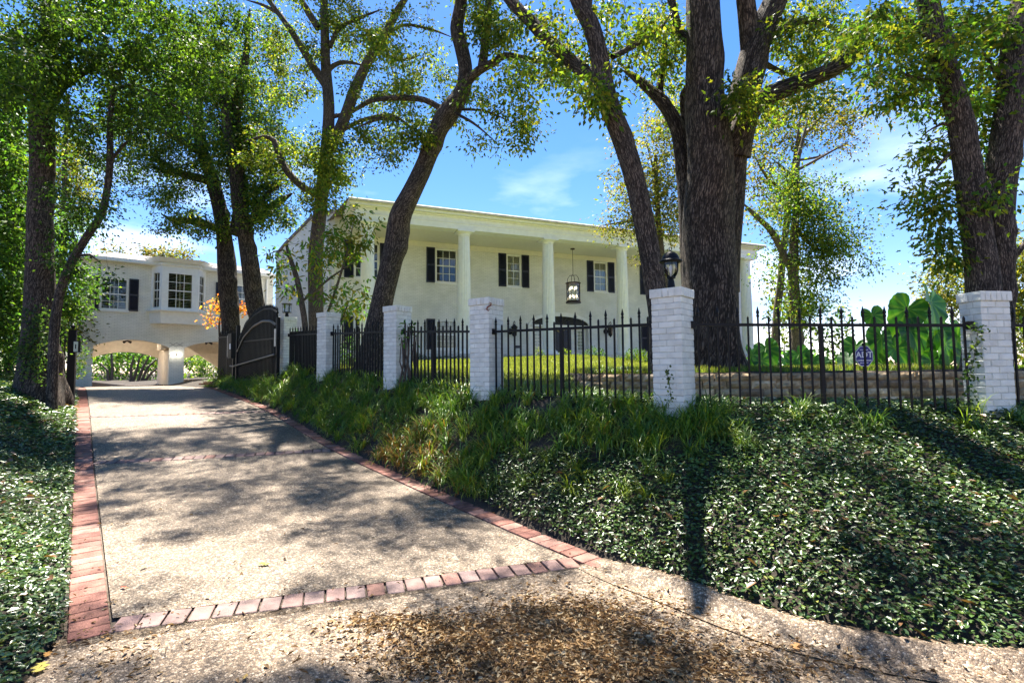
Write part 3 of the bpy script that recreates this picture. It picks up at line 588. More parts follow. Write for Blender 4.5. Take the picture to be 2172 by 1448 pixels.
# oriel bay
bay = empty('bay_window', parent=wing); PX = [(bx[0], 0), (bf[0], fz), (bf[1], fz), (bx[1], 0)]
def grow(P, g): c = ((P[0][0]+P[3][0])/2, 0); return [(P[0][0]-g, 0), (P[1][0]-g*.6, P[1][1]-g), (P[2][0]+g*.6, P[2][1]-g), (P[3][0]+g, 0)]
def tray(P0_, z0, P1_, z1):
    n = 4; mbb = MB(); mbb.quads([(*p, z0) for p in P0_]+[(*p, z1) for p in P1_], [(3, 2, 1, 0), (4, 5, 6, 7)]+[(i, (i+1) % n, (i+1) % n+n, i+n) for i in range(n)]); return mbb
fl = lambda P: [(x, y-.003 if y == 0 else y) for x, y in P]
tray(fl(grow(PX, .02)), bz0-.62, fl(grow(PX, .06)), bz0-.05).build('bay_base', MT['white'], bay)
tray(fl(grow(PX, .18)), bz0-.05, fl(grow(PX, .20)), bz0+.015).build('bay_sill', MT['white'], bay)
tray(fl(grow(PX, .0)), bz1-.35, fl(grow(PX, .0)), bz1+.06).build('bay_frieze', MT['white'], bay)
tray(fl(grow(PX, .06)), bz1-.12, fl(grow(PX, .10)), bz1-.05).build('bay_moulding', MT['white'], bay)
tray(fl(grow(PX, .16)), bz1+.061, fl(grow(PX, .34)), bz1+.24).build('bay_cornice', MT['white'], bay)
mb = MB(); G1 = grow(PX, .34); zc_ = bz1+.245
mb.quads([(*G1[0], zc_), (*G1[1], zc_), (*G1[2], zc_), (*G1[3], zc_), (G1[0][0]+.7, .9, zc_+.35), (G1[3][0]-.7, .9, zc_+.35)], [(0, 1, 4), (1, 2, 5, 4), (2, 3, 5)]); mb.build('bay_roof', MT['shingle'], bay)
for i in range(3):
    a, b = Vector((*PX[i], 0)), Vector((*PX[i+1], 0)); ln = (b-a).length; ang = math.atan2((b-a).y, (b-a).x); X_ = Matrix.Translation(a) @ Matrix.Rotation(ang, 4, 'Z')
    q = .22 if i == 1 else .12; mb = MB(X_); wall_grid(mb, 0, ln, bz0+.016, bz1-.351, [(q, ln-q, bz0+.12, bz1-.42)], .0, .08); mb.build('bay_panel', MT['white'], bay)
    window(bay, X_, q, ln-q, bz0+.12, bz1-.42, 3 if i == 1 else 2, 4, 'dark', blinds=True, fw=.05, sill=False, yb=.10)
# thin climbing wires on the wing wall
for cxp, cyp in ((172, 731), (367, 731), (381, 731)):
    c = g2(cxp+0*5, cyp); mb = MB(); mb.tube([(c[0]-.15, -.01, c[1]+.1), (c[0]+.15, -.01, c[1]-.1)], .008, 4); mb.tube([(c[0]+.15, -.012, c[1]+.1), (c[0]-.15, -.012, c[1]-.1)], .008, 4); mb.build('wire_cross', MT['steel'], wing)
# twin globe lamp, arch lamps
def wplace(o, fr): o.matrix_world = Matrix.Translation(fr.o) @ Matrix.Rotation(fr.a, 4, 'Z') @ o.matrix_world; return o
gl = empty('wall_lamp', label='twin globe wall lamp glowing on the pier between the arches', cat='wall lamp'); gl.location = Wg.o; gl.rotation_euler.z = A2
for px in (367.5, 381):
    c = g2(px, 752, -.15); MB().lathe([(.01, -.1), (.07, -.07), (.1, 0), (.07, .07), (.01, .1)], 14, (c[0], -.15, c[1])).build('globe', MT['globe'], gl, True)
c = g2(374, 752); MB().box(c[0]-.14, c[0]+.14, -.08, -.002, c[1]-.03, c[1]+.03).build('bracket', MT['bronze'], gl)
for k, (px, py, lab) in enumerate(((270, 723, 'left'), (443, 726, 'right'))):
    c = g2(px, py); fl_ = empty('flood_lamp', label=f'small twin head flood lamp under the {lab} arch of the wing', cat='lamp', group='flood lamps under the arches'); fl_.location = Wg.o; fl_.rotation_euler.z = A2
    for s_ in (-1, 1): MB().tube([(c[0]+s_*.03, .12, c[1]), (c[0]+s_*.13, -.02, c[1]-.06)], [.03, .06], 8).build('lamp_head', MT['bronze'], fl_)
    MB().box(c[0]-.06, c[0]+.06, .08, .2, c[1]-.02, c[1]+.03).build('bracket', MT['bronze'], fl_)
    MB().lathe([(.02, -.05), (.07, -.03), (.09, .0), (.09, .02)], 12, (c[0], 2.4, zmid-.275)).build('ceiling_globe', MT['globe'], fl_)
    pl_ = bpy.data.lights.new('passage_lamp', 'POINT'); pl_.energy = 13; pl_.color = (1, .88, .74); pl_.shadow_soft_size = .1; po = bpy.data.objects.new('passage_lamp', pl_); COL.objects.link(po); po.parent = fl_; po.location = (c[0], 2.4, zmid-.45)
# passage paving continues; white ramp wall seen through the left arch
mb = MB(); a = at(194, 800, 38); mb.quads([tuple(at(188, 806, 37.5)), tuple(at(232, 822, 37.5)), tuple(at(232, 840, 37.5)), tuple(at(188, 840, 37.5)), tuple(at(188, 806, 37.9)), tuple(at(232, 822, 37.9)), tuple(at(232, 840, 37.9)), tuple(at(188, 840, 37.9))], [(0, 1, 2, 3), (7, 6, 5, 4), (0, 4, 5, 1), (0, 3, 7, 4), (1, 5, 6, 2)])
tag(mb.build('white_garden_wall', MT['white']), 'low white sloping wall seen through the left arch', 'wall')

# ------------------------------------------------------------------ hanging portico lantern
c = Vector((h(1216, 620, -1.3)[0], -1.3, 0)); zt_, zb_ = h(1218, 601, -1.3)[1], h(1218, 640, -1.3)[1]
ln = empty('hanging_lantern', H.o, A1, 'lit cylindrical glass lantern hanging on a long rod from the portico ceiling', 'lantern')
R_ = .36; mb = MB(); mb.tube([(c.x, -1.3, ZC+.02), (c.x, -1.3, zt_+.42)], .012, 6); mb.build('rod', MT['bronze'], ln)
MB().lathe([(.12, ZC-.02), (.12, ZC+.029)], 14, (c.x, -1.3, 0)).build('ceiling_plate', MT['bronze'], ln)
mb = MB()
for k in range(4):
    a = math.pi/4+k*math.pi/2; dx, dy = math.cos(a), math.sin(a)
    mb.tube([(c.x, -1.3, zt_+.42), (c.x+dx*R_*.5, -1.3+dy*R_*.5, zt_+.42), (c.x+dx*R_*.8, -1.3+dy*R_*.8, zt_+.28), (c.x+dx*R_*.95, -1.3+dy*R_*.95, zt_)], .014, 6)
mb.build('crown_arms', MT['bronze'], ln)
MB().lathe([(R_*1.0, zt_-.04), (R_*1.12, zt_-.02), (R_*1.12, zt_+.02), (R_, zt_+.04)], 24, (c.x, -1.3, 0)).build('top_ring', MT['bronze'], ln)
MB().lathe([(R_*1.12, zb_-.07), (R_*1.12, zb_-.02), (R_*.98, zb_+.05)], 24, (c.x, -1.3, 0)).build('bottom_ring', MT['bronze'], ln)
mb = MB()
for k in range(6):
    a = k*math.pi/3+.3; mb.tube([(c.x+R_*math.cos(a), -1.3+R_*math.sin(a), zb_+.03), (c.x+R_*math.cos(a), -1.3+R_*math.sin(a), zt_)], .014, 5)
mb.build('frame_bars', MT['bronze'], ln)
n = 24; V = [(c.x+R_*.95*math.cos(2*math.pi*k/n), -1.3+R_*.95*math.sin(2*math.pi*k/n), z) for z in (zb_+.04, zt_-.03) for k in range(n)]
MB().quads(V, [(k, (k+1) % n, (k+1) % n+n, k+n) for k in range(n)]).build('glass', MT['glass'], ln)
for zz in (.28, .72):
    for k in range(4):
        a = k*math.pi/2+zz*3; z = zb_+(zt_-zb_)*zz; MB().lathe([(.012, -.05), (.035, 0), (.03, .04), (.005, .10)], 8, (c.x+.17*math.cos(a), -1.3+.17*math.sin(a), z)).build('bulb', MT['bulb'], ln)
        MB().lathe([(.018, -.14), (.018, -.05)], 6, (c.x+.17*math.cos(a), -1.3+.17*math.sin(a), z)).build('candle', MT['blind'], ln)
# entrance wall lanterns
for px, lab in ((1086, 'black scrolled wall lantern left of the front door'), (1288, 'black scrolled wall lantern right of the front door')):
    x = h(px, 700)[0]; zc = h(px, 703)[1]; wl = empty('wall_lantern', H.o, A1, lab, 'wall lantern', 'wall lanterns flanking the door')
    MB().lathe([(.02, -.34), (.06, -.28), (.13, -.22), (.16, .16), (.20, .18), (.20, .21), (.10, .30), (.03, .36)], 6, (x, -.32, zc)).build('cage', MT['iron'], wl)
    MB().lathe([(.125, -.2), (.15, .15)], 12, (x, -.32, zc)).build('glass', MT['glass'], wl)
    mb = MB(); mb.tube([(x, -.01, zc-.1), (x, -.1, zc+.1), (x, -.2, zc+.45), (x, -.34, zc+.52), (x, -.42, zc+.42), (x, -.34, zc+.34)], .02, 6); mb.build('scroll_arm', MT['iron'], wl)
    MB().lathe([(.09, 0), (.16, .02), (.16, .04)], 12).build('back_plate', MT['iron'], wl, loc=(x-.12, -.0, zc), rot=(math.pi/2, 0, 0))
# ------------------------------------------------------------------ brick piers
def pier(name, px, Y, top, zbase, beta, label, sy=.35):
    S = .35; c = at(px, 700, Y); x, y = c.x, c.y; rz = math.radians(beta)
    cx_ = x; root = empty(name, (cx_, y, EYE+zbase-.15), rz, label, 'brick pier', 'white brick piers of the boundary fence')
    Ht = top-(zbase-.15); hb = .0677; n = int((Ht-.09)/hb); hx, hy = S/2, sy/2; d = .085
    MB().box(-hx+.006, hx-.006, -hy+.006, hy-.006, -.2, Ht-.01).build('mortar_core', MT['mortar'], root)
    key = (S, sy)
    if key not in _pm:
        sets = []
        for par in (0, 1):
            L_ = []
            if par == 0:
                for q in (-1, 1):
                    for k in (-1, 1): L_.append((q*hx/2, k*(hy-d/2), hx-.007, d))
                for q in (-1, 1): L_.append((q*(hx-d/2), 0, d, 2*hy-2*d-.007))
            else:
                for q in (-1, 1):
                    for k in (-1, 1): L_.append((q*(hx-d/2), k*hy/2, d, hy-.007))
                for q in (-1, 1): L_.append((0, q*(hy-d/2), 2*hx-2*d-.007, d))
            sets.append([(a, b, brickmesh('brick', l, wd, hb-.009, MT['pierb'], .0022, random.randint(0, 999), .004)) for a, b, l, wd in L_])
        cap = []
        for ax_, half, oth in ((0, hx, hy), (1, hy, hx)):
            m_ = max(2, round(2*half/.062)) if ax_ == 0 else max(1, round((2*half-.14)/.062))
            span = 2*(half+.014) if ax_ == 0 else 2*(half-.07); wq_ = span/m_
            for sgn in (-1, 1):
                for k in range(m_):
                    p = -span/2+wq_*(k+.5); q = sgn*(oth+.014-.045)
                    cap.append(((p, q) if ax_ == 0 else (q, p))+(brickmesh('cap_brick', *( (wq_-.006, .09) if ax_ == 0 else (.09, wq_-.006)), .098, MT['pierb'], .003, random.randint(0, 999), .005),))
        _pm[key] = (sets, cap)
    sets, cap = _pm[key]; z = Ht-.098-hb/2-.002; i = 0
    while z > -.02:
        for a, b, me in sets[i % 2]: link('brick', me, root, (a+random.uniform(-.0015, .0015), b+random.uniform(-.0015, .0015), z))
        z -= hb; i += 1
    for a, b, me in cap: link('cap_brick', me, root, (a, b, Ht-.049))
    MB().box(-hx-.01, hx+.01, -hy-.01, hy+.01, Ht-.03, Ht+.001).build('pier_top', MT['pierb'], root)
    return root, Vector((x, y, EYE+top))
PI_ = {}
for k, px, Y, top, zb, be, sy_, lab in (('big', 1427, 5.95, .915, -.45, 50, .35, 'white brick pier carrying the round-topped post lantern, before the giant oak'),
        ('right', 2090, 5.55, .79, -.50, 7, .24, 'white brick pier in front of the forked oak trunks, vine at its left corner'),
        ('third', 1032, 7.6, 1.06, -.30, 55, .35, 'white brick pier with a rusty metal lizard on its cap course'),
        ('fourth', 843, 9.45, 1.20, -.15, 52, .35, 'white brick pier right of the leaning oak trunk, green sprig beside it'),
        ('fifth', 697, 11.45, 1.33, 0, 52, .35, 'plain white brick pier between the slim trunk and the gate lantern pier'),
        ('sixth', 608, 13.6, 1.48, .12, 52, .35, 'white brick pier next to the open gate, carrying the square lantern')):
    PI_[k] = pier('brick_pier', px, Y, top, zb, be, lab, sy_)

# ------------------------------------------------------------------ iron fences
def spear(zs=0):
    return MB().lathe([(.010, -.004), (.016, .008), (.018, .020), (.011, .032), (.017, .046), (.019, .056), (.013, .075), (.006, .108), (.001, .122)], 8)
SPEAR = spear().mesh('finial', MT['iron'], True)
def fence(A, B, zoffA, zoffB, label, spacing=.107, post=True, ext=(0, 0), tall=.085, short=.10, brackets=True, dbl=False, zbot=None, size=None):
    A = Vector(A); B = Vector(B); d = (B-A); L_ = d.xy.length; ang = math.atan2(d.y, d.x)
    root = empty('fence_panel', A, ang, label, 'iron fence', 'black iron fence panels'); slope = (B.z-A.z)/L_
    X_ = Matrix(((1, 0, 0, 0), (0, 1, 0, 0), (slope, 0, 1, 0), (0, 0, 0, 1)))
    MB(X_).box(0, L_, -.019, .019, -.016, .016).build('top_rail', MT['iron'], root)
    if dbl: MB(X_).box(0, L_, -.016, .016, -.13, -.10).build('middle_rail', MT['iron'], root)
    gz = lambda x: Gs(A.x+math.cos(ang)*x, A.y+math.sin(ang)*x)-A.z-slope*x
    MB(X_).box(0, L_, -.015, .015, gz(L_/2)+.01, gz(L_/2)+.035).build('bottom_rail', MT['iron'], root)
    n = max(2, round(L_/spacing)); size = size or (.0165+.0011*max(0, A.y-5)); s2 = size/2
    for i in range(n):
        x = (i+.5)*L_/n; z0 = (gz(x) if zbot is None else zbot)+.01; tl = i % 2 == 0; zt = tall if tl else short-.02
        mb = MB(); z_ = slope*x; wob = random.uniform(-.004, .004); mb.box(-s2, s2, -s2, s2, z0, zt)
        if not tl: mb.quads([(-s2, -s2, zt), (s2, -s2, zt), (s2, s2, zt), (-s2, s2, zt), (0, 0, zt+.02)], [(0, 1, 4), (1, 2, 4), (2, 3, 4), (3, 0, 4)])
        p = mb.build('picket', MT['iron'], root, loc=(x+wob, 0, z_)); p.rotation_euler.y = random.uniform(-.006, .006)
        if tl: link('finial', SPEAR, p, (0, 0, zt))
    if post:
        x = L_*.48; MB().box(-.02, .02, -.022, .022, gz(x), -.017).build('post', MT['iron'], root, loc=(x, 0, slope*x))
    if brackets:
        for x in (.0, L_): MB().box(-.025, .025, -.035, .035, -.04, .04).build('bracket', MT['iron'], root, loc=(x, 0, slope*x))
    return root
fence(at(1470, 688.5, 5.93), at(2057, 690, 5.48), 0, 0, 'iron fence panel in front of the tan block wall, security sign behind it')
fence(at(1046, 703.5, 7.45), at(1384, 688, 6.05), 0, 0, 'iron fence panel between the lizard pier and the lantern pier')
fence(at(856, 703.5, 9.25), at(1004, 703, 7.75), 0, 0, 'iron fence panel with a small vine, left of the lizard pier')
fence(at(705, 707.5, 11.3), at(824, 703.5, 9.6), 0, 0, 'iron fence panel in front of the leaning oak trunk')
fence(at(614, 711, 13.4), at(682, 707.5, 11.6), 0, 0, 'iron fence panel nearest the gate, slim trunk behind')
fence(at(2140, 690, 5.7), at(2560, 690, 5.6), 0, 0, 'iron fence panel beyond the forked oak pier at the edge of the garden')
fence(at(106, 707, 11.9), at(143, 712, 12.05), 0, 0, 'short iron fence panel beside the ball-topped black gate post', dbl=True, brackets=False, post=False, spacing=.08)
fence(at(464, 716, 18.4), at(505, 712, 16.6), 0, 0, 'short iron fence panel left of the open gate, past the driveway', brackets=False)
# gate post left
p = at(151, 800, 12.1); zt_ = at(151, 703, 12.1).z; gp = empty('gate_post', (p.x, p.y, Gs(p.x, p.y)-.05), .5, 'square black gate post with ball finial left of the driveway', 'gate post')
hgt = zt_-gp.location.z; MB().box(-.07, .07, -.07, .07, 0, hgt).build('post', MT['iron'], gp); MB().box(-.085, .085, -.085, .085, hgt+.001, hgt+.03).build('cap', MT['iron'], gp)
MB().lathe([(.012, 0), (.012, .03), (.035, .05), (.045, .085), (.035, .115), (.01, .13)], 12, (0, 0, hgt+.03)).build('ball_finial', MT['iron'], gp, True)
kb = empty('call_box', at(163, 735, 12.0), .25, 'pale green control box mounted beside the black gate post', 'control box')
MB().box(-.055, .055, -.04, .04, -.13, .13).build('housing', MT['iron'], kb); MB().box(-.042, .042, -.046, -.041, -.115, .115).build('face_plate', MT['mint'], kb); MB().box(-.01, .01, -.05, -.0465, -.05, .05).build('buttons', MT['iron'], kb)
# open gate leaf
gA = xy(17.6, 3.72); gB = xy(13.95, 3.86); A = Vector((gA[0], gA[1], 0)); B = Vector((gB[0], gB[1], 0)); d = B-A; L_ = d.xy.length; ga = math.atan2(d.y, d.x); GF = Fr(A, ga)
gate = empty('driveway_gate', A, ga, 'open arched black iron driveway gate leaf with close pickets', 'gate'); gh = lambda px, py: GF.hit(px, py)
ctrl = [gh(507, 745), gh(520, 715), gh(540, 692), gh(560, 681), (gh(577, 681)), gh(592, 692)]; 
zbt = gh(550, 802)[1]
def arcy(x): return float(np.interp(x, [c_[0] for c_ in ctrl], [c_[1] for c_ in ctrl]))
xs = np.linspace(.06, L_-.06, 40); ker = lambda x: (arcy(x-.12)+arcy(x)+arcy(x+.12)+arcy(x-.06)+arcy(x+.06))/5
mb = MB(); mb.box(-.05, .05, -.05, .05, gh(507, 812)[1]-.3, gh(507, 690)[1]); mb.build('hinge_post', MT['iron'], gate)
mb = MB(); mb.box(L_-.05, L_+.03, -.04, .04, zbt-.2, gh(594, 672)[1]); mb.build('meeting_stile', MT['iron'], gate)
mb = MB(); mb.tube([(x, -.03, ker(x)) for x in xs], .03, 8); mb.build('arched_rail', MT['steel'], gate)
mb = MB(); mb.tube([(x, -.0, ker(x)+.32) for x in xs], .028, 6); mb.build('upper_arched_rail', MT['iron'], gate)
for nm, pa, pb in (('middle_rail', (510, 725), (592, 717)), ('bottom_rail', (510, 806), (592, 800))):
    a = gh(*pa); b = gh(*pb); MB().tube([(a[0], 0, a[1]), (b[0], 0, b[1])], .024, 6).build(nm, MT['iron'], gate)
a = gh(503, 777); b = gh(590, 752); mb = MB(); mb.tube([(a[0]-.3, -.12, a[1]+.02), (a[0], -.12, a[1]), (b[0], -.09, b[1])], .026, 8); mb.build('operator_arm', MT['steel'], gate)
npk = 32
for i in range(npk):
    x = .08+(L_-.16)*i/(npk-1); zt = ker(x)+.40; mb = MB(); s2 = .014; mb.box(-s2, s2, -s2, s2, zbt-.12, zt); mb.quads([(-s2, -s2, zt), (s2, -s2, zt), (s2, s2, zt), (-s2, s2, zt), (0, 0, zt+.07)], [(0, 1, 4), (1, 2, 4), (2, 3, 4), (3, 0, 4)])
    mb.build('picket', MT['iron'], gate, loc=(x, .0, 0))
a = gh(588, 716); MB().box(a[0]-.05, a[0]+.05, -.06, -.045, a[1]-.22, a[1]+.22).build('lock_plate', MT['blind'], gate)
a = gh(494, 736); ob = empty('gate_operator', A, ga, 'black gate motor box with a small white sticker beside the open gate', 'gate motor')
MB().box(a[0]-.22, a[0]+.2, -.1, .2, a[1]-.35, a[1]+.42).build('housing', MT['iron'], ob); MB().box(a[0]-.26, a[0]-.225, -.1, .2, a[1]-.30, a[1]+.36).build('side_panel', MT['blind'], ob); MB().box(a[0]+.02, a[0]+.16, -.108, -.1005, a[1]-.07, a[1]+.1).build('sticker', MT['signw'], ob)
MB().box(a[0]-.05, a[0]+.05, 0, .1, zbt-.4, a[1]-.35).build('stand', MT['iron'], ob)
# brick step at the end of the bed
bs = empty('brick_edge_step', (0, 0, 0), label='low red brick step where the drive meets the bed by the gate', cat='brick step')
c0 = at(452, 812, 17.6); 
for k in range(2):
    for j in range(7-k*2):
        o = link('brick', RED[(j+k) % 6], bs, (c0.x-.35+j*.21*.9+k*.15, c0.y+j*.06, c0.z-.03+k*.055), (0, 0, .3+math.pi/2*0))
# ------------------------------------------------------------------ lanterns on piers
def up(o, v): o.location = v; return o
v = PI_['big'][1]; s_ = 1.0; p = at(1424, 612, 5.95)
ln = empty('post_lantern', (p.x, p.y, v.z), .4, 'black round-topped post lantern with clear glass on the largest white pier', 'lantern')
MB().lathe([(.075, 0), (.075, .012), (.045, .02), (.035, .10), (.028, .125), (.05, .135), (.05, .15)], 20).build('base', MT['iron'], ln, True)
MB().lathe([(.045, .150), (.065, .175), (.078, .215), (.082, .27), (.080, .335)], 24).build('glass', MT['glass'], ln, True)
mb = MB()
for k in range(6): a = k*math.pi/3; mb.tube([(math.cos(a)*r, math.sin(a)*r, z) for r, z in ((.048, .150), (.068, .175), (.081, .215), (.085, .27), (.083, .335))], .0035, 5)
mb.build('ribs', MT['iron'], ln)
MB().lathe([(.118, .318), (.128, .326), (.126, .335), (.098, .348), (.092, .375), (.078, .405), (.05, .43), (.02, .442), (.01, .455)], 28).build('cap', MT['iron'], ln, True)
MB().tube([(.018*math.cos(t), 0, .475+.018*math.sin(t)) for t in np.linspace(-1.3, 4.6, 14)], .004, 6).build('ring', MT['iron'], ln)
MB().lathe([(.012, .15), (.012, .20), (.02, .22), (.022, .26), (.008, .285)], 10).build('bulb', MT['signw'], ln, True)
v = PI_['sixth'][1]; ln = empty('post_lantern', v, .5, 'small black caged lantern with straight sides on the pier by the gate', 'lantern'); k_ = 1.15
MB().lathe([(.06, 0), (.05, .02), (.035, .10), (.05, .115)], 12).build('base', MT['iron'], ln)
MB().lathe([(.10, .115), (.11, .12), (.11, .14), (.09, .145)], 12).build('tray', MT['iron'], ln)
MB().lathe([(.085, .145), (.085, .33)], 16).build('glass', MT['glass'], ln)
mb = MB()
for q in range(6): a = q*math.pi/3; mb.tube([(.1*math.cos(a), .1*math.sin(a), .14), (.11*math.cos(a), .11*math.sin(a), .34)], .006, 4)
mb.build('cage_bars', MT['iron'], ln); MB().lathe([(.12, .335), (.13, .345), (.12, .36), (.03, .375)], 16).build('cap', MT['iron'], ln)
MB().lathe([(.03, .15), (.03, .26), (.01, .29)], 10).build('bulb', MT['signw'], ln)
# lizard ornament
P_ = PI_['third'][1]; q = [at(x, y, 7.335) for x, y in ((1037, 641), (1042, 643), (1040, 648), (1034, 651), (1032, 656), (1036, 659), (1039, 656))]
liz = empty('lizard_ornament', q[3], label='small rusty metal lizard fixed to the cap of a white pier', cat='ornament')
MB().tube([v_-q[3] for v_ in q], [.004, .008, .010, .012, .010, .006, .003], 6).build('body', MT['rust'], liz)
mb = MB()
for i in (2, 4):
    for s_ in (-1, 1): b_ = q[i]-q[3]; mb.tube([b_, b_+Vector((s_*.018, 0, .006)), b_+Vector((s_*.026, 0, -.012))], .0035, 5)
mb.build('legs', MT['rust'], liz)
# security sign
c = at(1833, 755, 5.72); sg_ = empty('yard_sign', c, -.08, 'blue octagonal security sign with white lettering behind the fence', 'sign'); R_ = .105
oct_ = [(R_*math.cos(math.pi/8+k*math.pi/4)*.92, R_*math.sin(math.pi/8+k*math.pi/4)*1.12) for k in range(8)]; MB().prism_xz(oct_, 0, .008).build('sign_board', MT['blue'], sg_)
mb = MB()
for k in range(8):
    a, b = oct_[k], oct_[(k+1) % 8]; mb.prism_xz([a, b, (b[0]*.955, b[1]*.955), (a[0]*.955, a[1]*.955)], -.0022, -.0004)
mb.build('sign_border', MT['signw'], sg_)
def text(s_, size, x, z, mat, parent, sx=1.0, name='lettering'):
    cu = bpy.data.curves.new('t', 'FONT'); cu.body = s_; cu.size = size; cu.align_x = 'CENTER'; cu.align_y = 'CENTER'; cu.extrude = .001; cu.offset = .0018*(size/.1)
    ob = bpy.data.objects.new('t', cu); COL.objects.link(ob); dg = bpy.context.evaluated_depsgraph_get(); me = bpy.data.meshes.new_from_object(ob.evaluated_get(dg)); bpy.data.objects.remove(ob)
    me.materials.clear(); me.materials.append(mat); o = link(name, me, parent, (x, -.003, z), (math.pi/2, 0, 0)); o.scale = (sx, 1, 1)
text('ADT', .088, 0, .012, MT['signw'], sg_, .98)
mb = MB(); rr = random.Random(3)
for z, x0, x1, hh_ in ((.068, -.042, .042, .009), (-.046, -.072, .072, .014), (-.072, -.045, .040, .009)):
    x = x0
    while x < x1: w_ = rr.uniform(.005, .010); mb.box(x, min(x+w_, x1), -.003, -.0005, z-hh_/2, z+hh_/2-rr.uniform(0, .3)*hh_); x += w_+rr.uniform(.002, .004)
tag(mb.build('small_print', MT['signw'], sg_), kind='stuff')
MB().tube([(0, .02, -.5), (0, .02, .13)], .008, 6).build('stake', MT['iron'], sg_); MB().lathe([(.001, -.008), (.009, 0), (.001, .008)], 8, (0, .02, .135)).build('stake_tip', MT['iron'], sg_)
# ------------------------------------------------------------------ tan block retaining wall
def blockmesh(seed, w_, d_, h_, mat):
    rr = np.random.default_rng(seed); nx_, nz_ = 6, 3; V = []
    for j in range(nz_+1):
        for i in range(nx_+1):
            e = (i in (0, nx_)) or (j in (0, nz_)); V.append((-w_/2+w_*i/nx_, -d_/2+(.004+rr.uniform(0, .01) if e else -rr.uniform(.004, .026)), -h_/2+h_*j/nz_))
    F_ = [(j*(nx_+1)+i, j*(nx_+1)+i+1, (j+1)*(nx_+1)+i+1, (j+1)*(nx_+1)+i) for j in range(nz_) for i in range(nx_)]
    b = len(V); V += [(-w_/2, d_/2, -h_/2), (w_/2, d_/2, -h_/2), (w_/2, d_/2, h_/2), (-w_/2, d_/2, h_/2)]; tl = nz_*(nx_+1)
    F_ += [tuple([tl+i for i in range(nx_+1)]+[b+2, b+3]), tuple([nx_-i for i in range(nx_+1)]+[b, b+1]), tuple([j*(nx_+1) for j in range(nz_, -1, -1)]+[b, b+3][::1]), tuple([j*(nx_+1)+nx_ for j in range(nz_+1)]+[b+2, b+1]), (b+1, b, b+3, b+2)]
    me = bpy.data.meshes.new('block'); me.from_pydata(V, [], F_); me.update(); me.materials.append(mat); return me
BLK = [blockmesh(i, .293, .2, .098, MT[['stone', 'stone2', 'stone', 'stone3', 'stone2', 'stone'][i % 6]]) for i in range(9)]
rw = empty('retaining_wall', (3.5, 6.9, EYE-.5), label='low dry-stacked wall of tan split-face blocks behind the iron fence', cat='wall')
wl = smoothline(WALL, 8); cum = np.concatenate([[0], np.cumsum([np.linalg.norm(b-a) for a, b in zip(wl[:-1], wl[1:])])]); wx = np.array([p[0] for p in wl]); wy = np.array([p[1] for p in wl])
for r_ in range(5):
    s_ = .15+(.15 if r_ % 2 else 0)
    while s_ < min(cum[-1]-.2, 8.0):
        x, y = np.interp(s_, cum, wx), np.interp(s_, cum, wy); x2, y2 = np.interp(s_+.05, cum, wx), np.interp(s_+.05, cum, wy); a = math.atan2(y2-y, x2-x)
        if not (r_ == 0 and s_ < .2):
            o = link('block', random.choice(BLK), rw, (x+.012*r_*math.sin(a)-3.5+random.uniform(-.006, .006)*math.sin(a), y-r_*.012-6.9+random.uniform(-.01, .008), .5-.04-.05-r_*.1), (0, 0, a+random.uniform(-.02, .02)))
        s_ += .298
mb = MB(); bp_ = [(a[0], a[1]+.12) for a in wl[3:-8]]
for a, b in zip(bp_[:-1], bp_[1:]): mb.quads([(a[0]-3.5, a[1]-6.9, -.3), (b[0]-3.5, b[1]-6.9, -.3), (b[0]-3.5, b[1]-6.9, .44), (a[0]-3.5, a[1]-6.9, .44)], [(0, 1, 2, 3)])
mb.build('wall_core', MT['bed'], rw)
# ------------------------------------------------------------------ leaves
def norm(v): return v/np.maximum(np.linalg.norm(v, axis=1, keepdims=True), 1e-9)
def leafmesh(name, P, D, Nn, Ls, Ws, cols, mat, simple_=False, curl=.12):
    n = len(P); D = norm(D); S = norm(np.cross(D, Nn)); U = np.cross(S, D); Ls = np.asarray(Ls)[:, None]*np.ones((n, 1)); Ws = np.asarray(Ws)[:, None]*np.ones((n, 1))
    if simple_:
        V = np.stack([P, P+D*Ls*.45+S*Ws*.5+U*Ws*.2, P+D*Ls-U*Ls*curl, P+D*Ls*.5-S*Ws*.5+U*Ws*.2], 1); b = np.arange(n)[:, None]*4; Fc = b+np.array([[0, 1, 2, 3]]); k = 4
    else:
        V = np.stack([P, P+D*Ls*.28+S*Ws*.42+U*Ws*.15, P+D*Ls*.68+S*Ws*.40+U*Ws*.08, P+D*Ls-U*Ls*curl, P+D*Ls*.68-S*Ws*.40+U*Ws*.08, P+D*Ls*.28-S*Ws*.42+U*Ws*.15], 1)
        b = np.arange(n)[:, None]*6; Fc = np.concatenate([b+np.array([[0, 1, 2, 3]]), b+np.array([[0, 3, 4, 5]])], 0); k = 6
    return npmesh(name, V.reshape(-1, 3), Fc, mat, cols=np.repeat(cols, k, 0))
